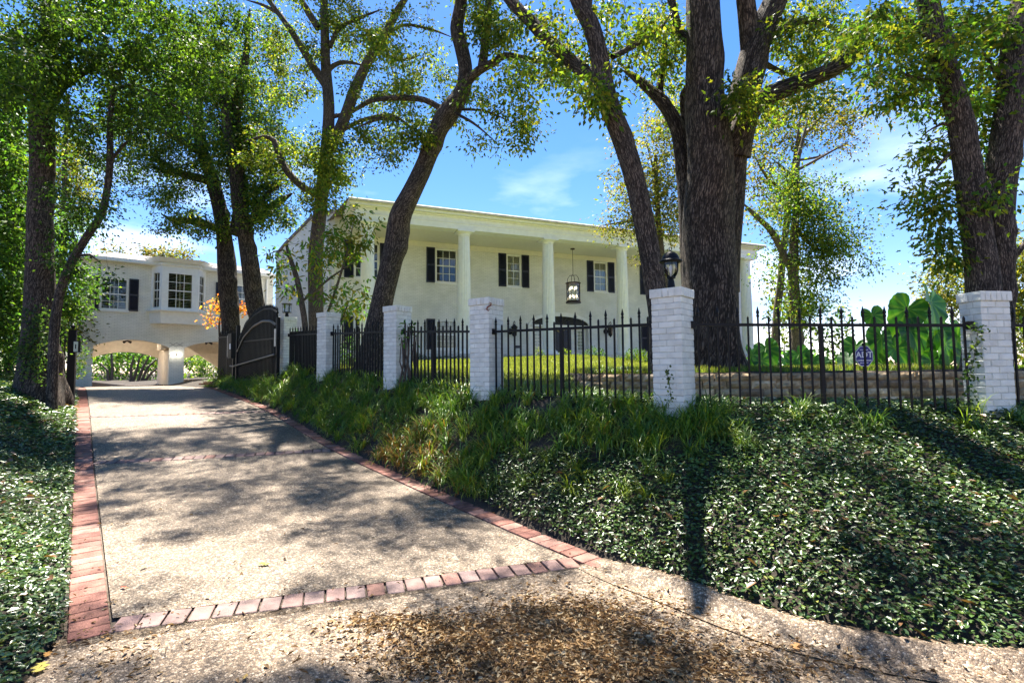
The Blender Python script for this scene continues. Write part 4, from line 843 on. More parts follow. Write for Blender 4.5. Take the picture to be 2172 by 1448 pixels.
def lobed(name, P, D, Nn, Ls, cols, mat):
    # oak leaf: toothed silhouette, 10 vertices
    n = len(P); D = norm(D); S = norm(np.cross(D, Nn)); U = np.cross(S, D); Ls = np.asarray(Ls)[:, None]*np.ones((n, 1))
    sh = [(0, 0, 0), (.25, .20, .02), (.38, .10, .01), (.58, .30, .03), (.68, .12, .0), (1, 0, -.12), (.68, -.12, 0), (.58, -.30, .03), (.38, -.10, .01), (.25, -.20, .02)]
    V = np.stack([P+D*Ls*a+S*Ls*b+U*Ls*c for a, b, c in sh], 1); b = np.arange(n)[:, None]*10
    Fc = np.concatenate([b+np.array([[0, 1, 2, 8]]), b+np.array([[0, 2, 8, 9]])*0+np.array([[0, 2, 8, 9]]), b+np.array([[2, 3, 4, 8]]), b+np.array([[8, 4, 6, 7]]), b+np.array([[4, 5, 6, 4]])*0+b*0+np.array([[4, 5, 6, 8]])], 0)
    Fc = np.concatenate([b+np.array([[0, 1, 2, 9]]), b+np.array([[9, 2, 8, 9]])[:, :]*0+np.array([[9, 2, 4, 8]]), b+np.array([[2, 3, 4, 8]])*0+np.array([[8, 4, 6, 7]]), b+np.array([[2, 3, 4, 4]])*0+np.array([[4, 5, 6, 8]])], 0)
    return npmesh(name, V.reshape(-1, 3), Fc, mat, cols=np.repeat(cols, 10, 0))
def palette(n, pal, wts=None, jit=.25):
    pal = np.array(pal); i = RNG.choice(len(pal), n, p=wts); c = pal[i]*(1+RNG.uniform(-jit, jit, (n, 1))); return np.clip(c, 0, 1)
def rnd_dir(n, zb=0.0, zs=1.0): v = RNG.normal(size=(n, 3)); v[:, 2] = v[:, 2]*zs+zb; return norm(v)
OAK = [(.065, .125, .018), (.095, .155, .022), (.135, .18, .025), (.040, .085, .016), (.19, .20, .03)]
DEEP = [(.030, .075, .016), (.045, .100, .018), (.07, .135, .02), (.022, .055, .014)]
YEL = [(.11, .14, .02), (.16, .17, .025), (.07, .11, .02), (.20, .18, .03)]
BRN = [(.13, .10, .035), (.10, .11, .03), (.16, .12, .05), (.07, .09, .025)]
SPR = [(.06, .16, .03), (.09, .20, .03), (.045, .12, .025)]

def uvtube(P, R, sides, ridges=0, seed=0, flare=None):
    P = np.array([tuple(p) for p in P]); n = len(P); d = np.gradient(P, axis=0); d = norm(d); ref = np.array([0.0, 1.0, 0.0]); V = []; UV = []; ln = np.concatenate([[0], np.cumsum(np.linalg.norm(np.diff(P, axis=0), axis=1))])
    rr = np.random.default_rng(seed); ph = rr.uniform(0, 6.28, 6); am = rr.uniform(.25, 1, 6); prev = None; kn = [(rr.uniform(.1, .9)*ln[-1], rr.uniform(3.2, 6.1), rr.uniform(.10, .24)) for _ in range(int(ln[-1]/.9)+1)] if R[0] > .08 else []
    for i in range(n):
        a = ref if prev is None else prev; a = a-d[i]*a.dot(d[i]); a /= np.linalg.norm(a)+1e-9; prev = a; b = np.cross(d[i], a); c = 2*math.pi*R[i]
        t = np.linspace(0, 2*math.pi, sides+1); rad = np.full(sides+1, R[i]); 
        if ridges: rad = rad*(1+ridges*sum(am[k]*np.sin((k+2)*t+ph[k]+ln[i]*(.5+.3*k)) for k in range(5))/3)
        if flare is not None and flare[i] > 0: rad = rad*(1+flare[i]*(.6+.5*np.maximum(0, np.sin(5*t+ph[0]))+.3*np.sin(3*t+ph[1])))
        for l0, t0, kA in kn: rad = rad*(1+kA*np.exp(-((ln[i]-l0)/(R[0]*.55))**2-((t-t0)/.55)**2))
        V += list(P[i]+(np.cos(t)[:, None]*a+np.sin(t)[:, None]*b)*rad[:, None]); UV += list(np.stack([t/(2*math.pi)*c, np.full(sides+1, ln[i])], 1))
    m = sides+1; F_ = [(i*m+k, i*m+k+1, (i+1)*m+k+1, (i+1)*m+k) for i in range(n-1) for k in range(sides)]
    return np.array(V), np.array(F_), np.array(UV)
def dens_line(pts, step):
    """pts: list of (Vector, r) -> resampled smooth arrays"""
    P = smooth3([np.array(tuple(p)+(r,)) for p, r in pts], step); return P[:, :3], P[:, 3]
def smooth3(C, step):
    out = []
    for i in range(len(C)-1):
        p0 = C[max(i-1, 0)]; p1 = C[i]; p2 = C[i+1]; p3 = C[min(i+2, len(C)-1)]; n = max(2, int(np.linalg.norm(p2[:3]-p1[:3])/step))
        for k in range(n):
            t = k/n; q = .5*((2*p1)+(-p0+p2)*t+(2*p0-5*p1+4*p2-p3)*t*t+(-p0+3*p1-3*p2+p3)*t**3); q[3] = p1[3]*(1-t)+p2[3]*t; out.append(q)
    out.append(C[-1]); return np.array(out)
def limb(spec, Y=None):
    """spec: [(px,py,w_px[,Y])]"""
    o = []
    for q in spec:
        yy = q[3] if len(q) > 3 else Y; p = at(q[0], q[1], yy); o.append((p, q[2]/2/F*yy*.95))
    return o
DM, LM, LS, SG = 4.2, 2.7, 1.4, .82
def make_tree(name, label, cat, Y, trunks, limbs, blobs, pal, bark='bark2', leafL=.085, ls=38, dmat='leaf', group=None, sig=.17, seed=1, rawl='simple', twr=.022, flare=.5, jit=.3, cl=.30, droop=.15, wts=None, aspect=.55, embed=0.5, trel=1.0):
    global RNG; RNG = np.random.default_rng(seed*17+3); rnd = random.Random(seed)
    b0 = limb(trunks[0], Y)[0][0]; gz_ = Gs(b0.x, b0.y); root = empty(name, (b0.x, b0.y, gz_), 0, label, cat, group); o = np.array((b0.x, b0.y, gz_))
    nodes = []; noder = []
    for ti, (spec, nm) in enumerate([(t, 'trunk') for t in trunks]+[(l, 'limb') for l in limbs]):
        pts = limb(spec, Y)
        if nm == 'trunk':
            p0, r0 = pts[0]; zg_ = Gs(p0.x, p0.y); base_ = Vector((p0.x, p0.y, zg_-.25))
            if p0.z > zg_+.05: pts = [(base_, r0*1.05)]+pts
            else: pts[0] = (base_, r0)
        if nm == 'limb': pts[-1] = (pts[-1][0], pts[-1][1]*.3)
        Pn, Rn = dens_line(pts, .10 if Rn_big(pts) else .14); sides = 40 if pts[0][1] > .2 else (26 if pts[0][1] > .1 else 12)
        k = np.arange(len(Pn)); w_ = np.sin(k*.35+seed)*.35+np.sin(k*.13+seed*2)*.65
        Pn = Pn+np.stack([w_*Rn*.10, np.cos(k*.27)*Rn*.10, 0*k], 1)
        fl_ = None
        if nm == 'trunk' and flare: hh_ = Pn[:, 2]-zg_; fl_ = flare*np.exp(-np.maximum(hh_, 0)/(.30+Rn[0]*.6))
        V, F_, UV = uvtube(Pn-o, Rn, sides, .055 if Rn[0] > .08 else .03, seed+ti, fl_)
        link(nm, npmesh(nm, V, F_, MT[bark], smooth=True, uv=UV), root)
        nodes += list(Pn[::2 if len(Pn) > 6 else 1]); noder += list(Rn[::2 if len(Pn) > 6 else 1])
    nodes = np.array(nodes); noder = np.array(noder); hi = nodes[:, 2] > gz_+.8
    if hi.sum() > 3: nodes, noder = nodes[hi], noder[hi]
    C = []
    for bl in blobs:
        px, py, rx, ry, dens = bl[:5]; yb = bl[5] if len(bl) > 5 else Y; dz = bl[6] if len(bl) > 6 else .9; ar = math.pi*rx*ry; n = max(3, int(DM*dens*ar/(math.pi*(cl*F/yb)**2)))
        for _ in range(n):
            while True:
                u = RNG.uniform(-1, 1, 3)
                if (u**2).sum() <= 1: break
            if RNG.random() < .35: u = np.clip(RNG.normal(size=3)*.62, -1.45, 1.45)
            yy = yb+u[2]*dz; q = at(px+u[0]*rx, py+u[1]*ry, yy); C.append((q.x, q.y, q.z))
    C = np.array(C)
    d0 = np.array([np.min(np.linalg.norm(nodes-c, axis=1)) for c in C]); C = C[np.argsort(d0)]
    mb = MB(); tips = []; o3 = Vector(o)
    NA = np.zeros((len(nodes)+len(C)*4, 3)); NR = np.zeros(len(NA)); cnt = len(nodes); NA[:cnt] = nodes; NR[:cnt] = noder
    for c in C:
        dd = np.linalg.norm(NA[:cnt]-c, axis=1); j = int(np.argmin(dd)); a = NA[j].copy(); L_ = dd[j]
        if L_ < .02: continue
        r0 = min(max(.006, NR[j]*.6), twr*(.35+.5*L_)); m = max(2, min(4, int(L_/.25)+2)); side = RNG.normal(size=3)*.10*L_; pts = []
        for k in range(m+1):
            t = k/m; q = a*(1-t)+c*t+side*math.sin(t*math.pi)+np.array((0, 0, .10*L_*math.sin(t*math.pi)))+RNG.normal(size=3)*.012*(0 < k < m); pts.append(q)
        rs = [r0*(1-.75*k/m) for k in range(m+1)]
        if trel*r0 > .0015: mb.tube([Vector(q)-o3 for q in pts], rs, 5 if r0 > .015 else 3, False)
        for k in range(1, m+1):
            if cnt < len(NA) and k in (m, m//2+0): NA[cnt] = pts[k]; NR[cnt] = rs[k]; cnt += 1
        tips.append((pts[-1], norm((pts[-1]-pts[-2])[None])[0]))
    if mb.v: tag(link('twigs', mb.mesh('twigs', MT['twig'] if bark != 'barkg' else MT['twig'], False), root), kind='stuff')
    T = np.array([t[0] for t in tips]); TD = np.array([t[1] for t in tips]); nn = len(T); reps = np.maximum(3, (LM*ls*RNG.uniform(.45, 1.5, nn)).astype(int)); idx = np.repeat(np.arange(nn), reps); n = len(idx)
    sig = sig*SG*RNG.uniform(.6, 1.5, (nn, 1))[idx]; off = RNG.normal(size=(n, 3))*sig*np.array([1, 1, .75]); off -= TD[idx]*np.abs(RNG.normal(size=(n, 1)))*sig*.4; P = T[idx]+off-o
    D = norm(off+rnd_dir(n)*sig*1.4+np.array([0, 0, -droop])); Nn = norm(rnd_dir(n)*.9+np.array([0, 0, .75])); Ls = leafL*RNG.uniform(.6, 1.35, n)
    tone = (1+.22*np.sin(T[:, 0]*2.1+T[:, 2]*1.7+seed))[idx][:, None]; cols = np.clip(palette(n, pal, wts, jit)*tone*np.array([1.3, 1.22, 1.1]), 0, 1)
    if rawl == 'lobed': me = lobed('crown', P, D, Nn, Ls*1.15, cols, MT[dmat])
    else: me = leafmesh('crown', P, D, Nn, Ls, Ls*aspect, cols, MT[dmat], simple_=(rawl == 'simple'))
    link('crown', me, root); return root
def Rn_big(pts): return pts[0][1] > .12

# ------------------------------------------------------------------ trees (traced outlines, each at its own distance; unseen upper clumps added for shade)
TREES = True
make_tree('oak_tree', 'massive dark-barked oak with many thick limbs standing just above the block wall', 'tree', 8.3,
    [[(1512, 792, 138), (1508, 740, 122), (1504, 600, 116), (1502, 450, 112), (1500, 330, 96), (1498, 200, 84), (1494, 80, 76), (1492, 0, 74), (1488, -200, 60), (1470, -500, 40)]],
    [[(1532, 620, 76, 8.5), (1540, 430, 78, 8.5), (1556, 290, 70, 8.5), (1580, 180, 66, 8.5), (1610, 80, 60, 8.5), (1650, -10, 54, 8.6), (1700, -160, 40, 8.8), (1760, -350, 24, 9)],
     [(1592, 120, 40, 8.5), (1588, 40, 42, 8.4), (1580, -30, 40, 8.3), (1570, -200, 28, 8)],
     [(1562, 330, 66, 8.4), (1590, 240, 50, 8.2), (1640, 200, 42, 8), (1710, 172, 38, 7.9), (1780, 140, 34, 7.8), (1825, 100, 28, 7.7), (1850, 68, 22, 7.6), (1880, 0, 16, 7.4)],
     [(1472, 640, 46, 8.7), (1462, 480, 44, 8.8), (1452, 370, 38, 8.9), (1438, 280, 34, 9), (1405, 220, 28, 9.1), (1355, 170, 20, 9.3), (1322, 150, 12, 9.4)],
     [(1405, 222, 18, 9.1), (1400, 180, 16, 9.2), (1412, 120, 12, 9.3), (1405, 40, 10, 9.3)],
     [(1455, 320, 12, 9), (1448, 200, 12, 9.2), (1468, 175, 12, 9)], [(1466, 90, 20, 8.4), (1440, 60, 20, 8.6), (1424, 0, 18, 8.8), (1400, -80, 14, 9)],
     [(1622, 90, 20, 8.6), (1680, 50, 18, 8.9), (1740, 48, 14, 9.2), (1790, 75, 10, 9.4)], [(1590, 115, 16, 8.9), (1650, 150, 12, 9.2), (1700, 165, 8, 9.4)]],
    [(1390, 90, 70, 90, 1.0, 9.3), (1425, 215, 55, 60, .8, 9.6), (1690, 60, 100, 70, 1.1, 9.4, 1.5), (1770, 110, 80, 60, 1.2, 9.0, 1.5), (1700, 200, 60, 40, .9, 8.2, .6), (1640, 250, 60, 40, .6, 9.5), (1572, 190, 26, 14, 1.4, 7.6, .2), (1575, 222, 26, 12, 1.6, 7.6, .2),
     (1580, -250, 380, 170, .2, 9, 3), (1380, -200, 180, 150, .18, 8.5, 2), (1800, -150, 200, 120, .2, 8.5, 2), (1550, -650, 500, 200, .24, 8.5, 3)],  # unseen clumps above the view, added to dapple bank and apron
    OAK, bark='bark', seed=2, flare=.35, leafL=.085, rawl='lobed')
make_tree('oak_tree', 'leaning oak trunk rising behind the lantern pier, forking high to the left', 'tree', 7.4,
    [[(1402, 860, 44), (1400, 700, 48), (1384, 590, 47), (1372, 500, 47), (1352, 400, 45), (1322, 300, 46), (1290, 210, 46), (1272, 120, 42), (1255, 60, 40), (1225, 0, 36), (1170, -150, 28), (1120, -320, 18)]],
    [[(1292, 215, 40, 7.45), (1262, 172, 34, 7.6), (1215, 135, 32, 7.8), (1165, 90, 30, 8), (1125, 45, 28, 8.2), (1078, -5, 24, 8.4), (1000, -100, 16, 8.8)],
     [(1300, 120, 14, 7.6), (1350, 95, 12, 7.9), (1400, 60, 9, 8.2), (1425, 25, 6, 8.4)], [(1245, 30, 20, 7.4), (1260, -60, 18, 7.6), (1310, -200, 12, 8)]],
    [(1180, 120, 90, 45, 1.0, 8.2, .6), (1125, 200, 60, 40, .9, 8.4, .5), (1345, 60, 60, 55, 1.0, 8.2), (1250, 190, 40, 30, 1.3, 7.2, .3), (1268, 225, 25, 22, 1.6, 7.1, .2), (1320, 130, 40, 40, .9, 8), (1140, 30, 70, 40, .8, 8.6), (1300, 20, 50, 30, .8, 7.8),
     (1100, -250, 320, 150, .12, 8.5, 2.5), (780, -640, 420, 170, .5, 8, 2), (1250, -550, 400, 180, .30, 8, 3)],  # out-of-view foliage, added to throw shade on the apron
    OAK, bark='bark2', seed=3, flare=.3)
make_tree('oak_tree', 'S-curved leaning oak trunk crossing in front of the portico corner', 'tree', 11.6,
    [[(790, 785, 58), (800, 700, 52), (812, 640, 48), (826, 580, 48), (838, 520, 48), (850, 460, 50), (872, 410, 44), (900, 345, 40), (918, 300, 42), (946, 245, 42), (978, 200, 36), (988, 150, 31), (980, 100, 31), (970, 60, 30), (978, 0, 28), (985, -120, 24), (960, -300, 16)]],
    [[(985, 180, 20, 11.6), (1015, 150, 20, 11.4), (1050, 132, 18, 11.2), (1075, 118, 14, 11), (1140, 130, 12, 10.8), (1190, 128, 8, 10.6)], [(1022, 145, 22, 11.4), (1028, 100, 20, 11.4), (1030, 55, 20, 11.4), (1045, -60, 15, 11.2)],
     [(938, 232, 14, 11.6), (900, 212, 13, 11.7), (850, 208, 14, 11.9), (800, 212, 10, 12.1), (765, 222, 6, 12.2)], [(965, 240, 8, 11.5), (1005, 262, 6, 11.3), (1050, 300, 4, 11.2)], [(975, 232, 7, 11.5), (1030, 236, 5, 11.3), (1090, 262, 3, 11.2)], [(845, 255, 12, 12), (810, 250, 10, 12), (760, 270, 8, 12.2)]],
    [(1050, 50, 50, 60, 1.5, 11), (1035, 20, 70, 40, 1.0, 11.5), (1160, 150, 90, 40, .8, 10.6, .7), (900, 280, 40, 28, 1.4, 11.2, .4), (930, 205, 60, 60, .6, 12), (845, 110, 90, 80, .5, 12.5), (1030, 200, 50, 40, .6, 11.2), (830, 240, 60, 40, .5, 12), (1085, 255, 62, 46, .55, 11.2, .6), (1115, 290, 34, 28, .45, 11.2, .4), (1035, 305, 34, 20, .4, 11.2, .4), (1060, 220, 50, 26, .5, 11.3, .4),
     (900, -220, 320, 140, .42, 12, 2.5), (780, -400, 380, 140, .50, 12.5, 2.5), (1100, -80, 140, 70, .5, 11, 1.5)],  # clumps over the frame edge, added for dappled shade on the drive
    OAK, bark='bark2', seed=4, flare=.45, leafL=.085)
make_tree('oak_tree', 'slender forked oak with open sky-filled crown left of the S-curved trunk', 'tree', 14.5,
    [[(680, 795, 34), (672, 700, 32), (668, 600, 32), (674, 500, 30), (682, 420, 28), (692, 330, 30), (697, 240, 26), (694, 170, 24), (690, 100, 20), (688, 20, 18), (690, -80, 14), (700, -250, 8)]],
    [[(694, 320, 22), (715, 285, 24), (735, 240, 24), (752, 190, 24), (775, 140, 22), (800, 100, 20), (822, 65, 18), (845, 20, 16), (868, -20, 12), (900, -120, 8)],
     [(692, 180, 22), (668, 148, 18), (645, 110, 16), (620, 70, 14), (595, 35, 12), (565, -5, 10), (520, -60, 7)], [(594, 32, 8), (560, 12, 7), (520, 0, 5)],
     [(676, 415, 16), (640, 395, 16), (608, 362, 16), (590, 325, 15), (582, 300, 13), (560, 290, 8), (520, 300, 6)], [(698, 250, 10), (715, 245, 10), (740, 240, 8), (800, 208, 12), (860, 206, 10)],
     [(690, 170, 12), (700, 145, 12), (730, 132, 9), (775, 140, 8)], [(716, 282, 10), (770, 255, 9), (830, 245, 9), (870, 268, 6)], [(700, 100, 10), (720, 60, 10), (760, 40, 8), (810, 20, 6)],
     [(805, 95, 8), (850, 55, 7), (910, 62, 6), (960, 80, 4)], [(800, 110, 8), (850, 128, 7), (890, 118, 6)], [(675, 60, 16), (650, 20, 16), (628, -20, 12)]],
    [(700, 40, 110, 55, .8, 14.5), (620, 120, 60, 60, .6, 14.5), (620, 200, 60, 50, .5, 14.5), (640, 330, 75, 45, 1.0, 14.5), (560, 330, 50, 40, .9, 15), (780, 310, 90, 40, .8, 14.2), (700, 370, 60, 50, 1.4, 14), (830, 320, 40, 35, .8, 14), (790, 180, 80, 60, .45, 14.5), (850, 60, 70, 50, .5, 14.5),
     (760, 90, 60, 60, .5, 15), (690, 300, 30, 40, 1.1, 14.0, .5), (900, 150, 60, 60, .4, 14.8), (660, 420, 50, 40, .5, 14), (870, 250, 60, 30, .6, 14.3),
     (700, -150, 260, 110, .45, 14.5, 2), (860, -260, 360, 120, .60, 16, 2)],  # unseen upper crown, added so its shadows break up the drive
    OAK+YEL[:1], bark='barkg', seed=6, flare=.3, leafL=.085, ls=34)
make_tree('oak_tree', 'dense double-trunked live oak beside the wing, its left trunk straighter', 'tree', 18.5,
    [[(486, 800, 38), (490, 730, 36), (487, 640, 38), (480, 560, 40), (474, 500, 32), (466, 440, 30), (450, 380, 28), (430, 320, 26), (420, 240, 20), (430, 120, 14)]],
    [[(500, 500, 36), (512, 440, 34), (505, 380, 34), (500, 320, 32), (498, 230, 26), (520, 130, 16), (530, 20, 10)], [(452, 385, 20), (410, 375, 18), (370, 362, 14), (330, 330, 9)], [(512, 470, 26), (550, 460, 22), (590, 430, 18), (620, 410, 10)], [(470, 490, 18), (420, 470, 18), (370, 468, 12), (345, 455, 7)], [(430, 330, 16), (370, 290, 13), (300, 262, 8)]],
    [(420, 350, 190, 75, 1.02, 18.5, 1.5), (330, 300, 120, 80, 1.02, 18.5, 1.5), (520, 230, 110, 110, 1.02, 18.5, 1.5), (560, 390, 60, 60, 0.88, 18.2), (400, 478, 75, 38, 1.02, 18), (420, 180, 140, 90, 1.02, 19, 1.5), (590, 320, 60, 60, 0.68, 18), (565, 470, 50, 30, 0.68, 18), (480, 100, 160, 80, 0.82, 19, 2), (580, 90, 40, 60, 0.54, 18), (330, 420, 70, 26, 0.82, 18)],
    OAK+DEEP, bark='bark', seed=7, flare=.25, leafL=.10, ls=34, cl=.36, sig=.26)
make_tree('oak_tree', 'second thick trunk leaning beside the dense live oak, behind the arched gate', 'tree', 17.6,
    [[(560, 800, 38), (552, 700, 38), (540, 640, 38), (530, 560, 37), (520, 500, 32), (508, 440, 30), (500, 360, 28), (480, 260, 20), (470, 150, 10)]], [[(522, 490, 16), (560, 420, 12), (600, 390, 8)]],
    [(540, 440, 60, 60, 0.95, 17.6), (500, 320, 90, 60, 0.82, 17.6), (600, 450, 30, 40, 0.48, 17)], OAK+DEEP, bark='bark', seed=8, flare=.25, leafL=.10, cl=.36, sig=.26)
make_tree('oak_tree', 'dark oak at far left with ivy creeping up its flared base', 'tree', 11.0,
    [[(86, 830, 78), (84, 760, 66), (82, 680, 60), (82, 600, 56), (86, 500, 48), (88, 400, 46), (90, 300, 46), (92, 240, 44), (100, 140, 36), (110, 0, 30), (130, -200, 20)]],
    [[(92, 250, 20), (140, 180, 16), (220, 140, 12), (320, 150, 8)], [(96, 180, 16), (50, 120, 14), (0, 80, 10)], [(100, 100, 14), (160, 40, 10), (240, 0, 8)]],
    [(90, 70, 150, 110, 1.16, 10, 1.5), (250, 60, 150, 90, 1.02, 10.5, 1.5), (60, 190, 110, 70, 1.09, 10, 1), (300, 160, 170, 70, 0.82, 11, 1.5), (430, 60, 110, 70, 0.82, 11.5, 1.5), (160, 260, 60, 50, 0.61, 11), (300, 230, 120, 50, 0.75, 11.5), (100, -150, 400, 130, 0.48, 10, 2)],
    DEEP+OAK[:2], bark='bark2', seed=9, flare=.5, leafL=.085, rawl='simple', ls=44)
make_tree('elm_tree', 'thin curving dark stem arching up right of the dark left oak', 'tree', 10.4,
    [[(112, 790, 20), (116, 700, 20), (128, 620, 18), (150, 560, 18), (185, 500, 16), (215, 455, 15), (228, 400, 14), (234, 340, 14), (234, 250, 11), (240, 190, 8)]],
    [[(236, 340, 8), (260, 310, 7), (300, 275, 5)], [(236, 195, 7), (280, 180, 6), (340, 205, 5), (400, 250, 4), (440, 290, 3)], [(160, 545, 6), (190, 540, 5), (215, 560, 3)]],
    [(215, 450, 55, 40, .8, 10.4), (150, 440, 50, 60, .7, 10.6), (165, 560, 50, 30, 1.1, 10.2), (200, 600, 30, 24, 1.0, 10.2), (250, 250, 90, 50, 1.3, 10.4), (370, 240, 110, 50, 1.1, 10.4), (180, 320, 60, 60, .9, 10.8), (140, 480, 40, 40, .9, 10.4)],
    DEEP, bark='bark2', seed=10, flare=.2, leafL=.065, rawl='simple', ls=36, twr=.012)
make_tree('oak_tree', 'left fork of the oak pair growing right behind the rightmost full pier', 'tree', 6.9,
    [[(2085, 860, 66), (2084, 620, 62), (2078, 520, 58), (2064, 420, 56), (2048, 330, 54), (2030, 240, 50), (2008, 160, 46), (1990, 90, 46), (1972, 20, 44), (1960, -100, 36), (1940, -300, 22)]],
    [[(2050, 310, 8), (2010, 330, 8), (1985, 360, 6), (1950, 385, 4)], [(2035, 275, 8), (2000, 262, 7), (1960, 285, 4)], [(1995, 110, 14), (1950, 60, 12), (1900, 30, 8)], [(2008, 165, 10), (1960, 170, 9), (1900, 150, 6)]],
    [(1900, 60, 110, 60, 1.5, 7, .8), (1930, 150, 90, 50, 1.5, 7, .8), (1985, 235, 60, 50, 1.1, 7, .6), (1945, 335, 45, 22, 1.2, 7.2, .3), (1945, 395, 50, 26, 1.4, 7.2, .3), (1900, 200, 30, 30, .8, 7.2, .3), (2000, 440, 22, 18, 1.0, 7, .2), (1992, 505, 20, 12, 1.0, 7, .2), (2020, 30, 60, 50, 1.2, 7.3), (1960, 440, 14, 10, 1, 7.2, .2), (2015, 545, 8, 8, 1, 7, .1),
     (1950, -200, 250, 130, .35, 7.5, 1.5)],  # out-of-view clump, added to shade the right bank
    OAK+SPR[:1], bark='bark2', seed=11, flare=.2, leafL=.085, rawl='lobed')
make_tree('oak_tree', 'right fork of the oak pair, leaning right at the edge of the garden', 'tree', 7.2,
    [[(2110, 860, 60), (2112, 620, 62), (2112, 560, 64), (2112, 480, 66), (2118, 400, 62), (2132, 300, 60), (2142, 220, 58), (2152, 140, 58), (2165, 60, 56), (2180, -20, 50), (2200, -200, 34)]],
    [[(2150, 200, 12), (2110, 150, 10), (2080, 100, 8)], [(2135, 310, 9), (2100, 350, 7), (2080, 380, 4)], [(2140, 560, 14, 7.4), (2172, 520, 12, 7.4), (2220, 470, 9, 7.4)]],
    [(2090, 90, 80, 90, 1.3, 7.5, .8), (2080, 220, 50, 60, 1.4, 7.6, .8), (2070, 330, 40, 60, 1.0, 7.6, .5), (2150, 60, 60, 80, .9, 8, 1), (2098, 420, 18, 14, 1.8, 6.7, .15), (2140, 330, 50, 60, .5, 8.2, .6), (2200, -150, 200, 120, .25, 7.5, 1.5)],  # last clump is out of view, added for shade on the bank
    OAK+SPR[:2], bark='bark2', seed=12, flare=.2, leafL=.085)
make_tree('ash_tree', 'grey-stemmed young tree standing alone on the lawn right of the giant oak', 'tree', 17,
    [[(1692, 775, 26), (1690, 700, 24), (1686, 620, 22), (1682, 570, 22), (1685, 500, 18), (1690, 420, 13), (1692, 350, 10), (1702, 300, 7), (1715, 250, 4)]],
    [[(1682, 580, 16), (1662, 540, 15), (1635, 490, 13), (1600, 455, 10), (1575, 430, 6)], [(1692, 360, 7), (1730, 340, 6), (1775, 315, 4), (1800, 305, 3)], [(1690, 380, 6), (1660, 355, 5), (1635, 335, 3)], [(1688, 480, 8), (1720, 520, 6), (1770, 540, 4)], [(1690, 300, 5), (1700, 240, 4), (1720, 200, 3)]],
    [(1740, 470, 85, 80, 1.1, 17, 1.2), (1760, 560, 70, 50, 1.1, 17), (1690, 430, 60, 70, 1.0, 17), (1720, 650, 60, 55, 1.0, 17), (1790, 530, 45, 30, .9, 17), (1655, 540, 36, 50, .9, 17.5)],
    DEEP+OAK, bark='barkg', seed=13, flare=.3, leafL=.10, ls=30, cl=.34, sig=.28, rawl='simple')
make_tree('elm_tree', 'olive-gold open crown spreading behind the massive oak and lawn tree', 'tree', 20,
    [[(1640, 775, 16), (1650, 650, 16), (1665, 500, 14), (1680, 380, 12), (1695, 280, 8)]],
    [[(1690, 310, 7), (1740, 250, 6), (1790, 220, 4)], [(1675, 420, 8), (1630, 380, 7), (1600, 330, 5)], [(1692, 340, 6), (1745, 330, 5), (1800, 300, 3)]],
    [(1700, 250, 110, 60, .85, 20, 1.5), (1620, 330, 60, 60, 1.0, 20), (1640, 430, 50, 46, 1.1, 20), (1760, 280, 60, 40, .5, 20), (1790, 230, 60, 40, .5, 20), (1640, 230, 60, 50, .9, 20)],
    BRN+YEL, bark='barkg', seed=14, flare=.2, leafL=.12, ls=26, cl=.42, sig=.36, rawl='simple')
make_tree('elm_tree', 'yellow-green crown seen between the leaning trunk and the massive oak', 'tree', 21,
    [[(1420, 770, 14), (1410, 600, 14), (1395, 450, 12), (1390, 330, 8)]], [[(1395, 470, 7), (1330, 470, 5), (1270, 480, 3)], [(1392, 380, 6), (1370, 300, 4)]],
    [(1350, 400, 55, 70, 1.3, 21, 1.2), (1410, 330, 50, 80, 1.2, 21), (1420, 450, 50, 70, 1.2, 21), (1290, 485, 60, 14, .7, 21, .5), (1410, 230, 50, 50, .7, 21), (1345, 470, 50, 40, 1.0, 21), (1330, 300, 26, 40, .6, 21)],
    YEL+BRN[:2], bark='barkg', seed=15, flare=.2, leafL=.12, ls=26, cl=.42, sig=.36, rawl='simple')
make_tree('elm_tree', 'bright gold-green tree far behind the forked oak pair', 'tree', 19,
    [[(2060, 775, 14), (2065, 700, 12), (2070, 620, 8)]], [[(2066, 680, 6), (2020, 620, 4)], [(2068, 660, 8), (2130, 580, 5)]],
    [(2010, 610, 40, 55, 1.6, 19), (2090, 640, 80, 70, 1.3, 19), (2150, 560, 60, 80, 1.4, 19), (2170, 680, 60, 60, 1.3, 19), (1985, 640, 30, 40, 1.2, 19)],
    YEL, bark='barkg', seed=16, flare=.2, leafL=.12, ls=30, cl=.42, sig=.36, rawl='simple')
make_tree('magnolia_sapling', 'thin multi-stem yellow-green sapling in front of the white side block', 'small tree', 12.8,
    [[(650, 790, 14), (648, 700, 13), (640, 640, 13), (630, 590, 12), (615, 545, 9), (608, 520, 6)]],
    [[(655, 760, 8), (700, 650, 6), (735, 540, 5), (750, 470, 3)], [(640, 640, 6), (700, 590, 5), (760, 550, 3)], [(620, 560, 6), (600, 530, 5), (570, 540, 3)], [(690, 760, 10, 12.6), (720, 690, 7, 12.6), (740, 640, 4, 12.6)]],
    [(725, 520, 65, 50, .7, 12.8, .6), (770, 490, 40, 40, .9, 12.6, .4), (745, 465, 36, 20, .8, 12.8, .3), (650, 560, 50, 45, .35, 12.8), (615, 605, 40, 35, .5, 12.8), (740, 630, 55, 50, .8, 12.6, .5), (700, 560, 90, 90, .25, 12.8), (600, 560, 36, 30, .5, 12.8)],
    YEL+SPR, bark='barkg', seed=17, flare=.1, leafL=.13, ls=12, sig=.16, rawl='leaf', aspect=.38, twr=.010)
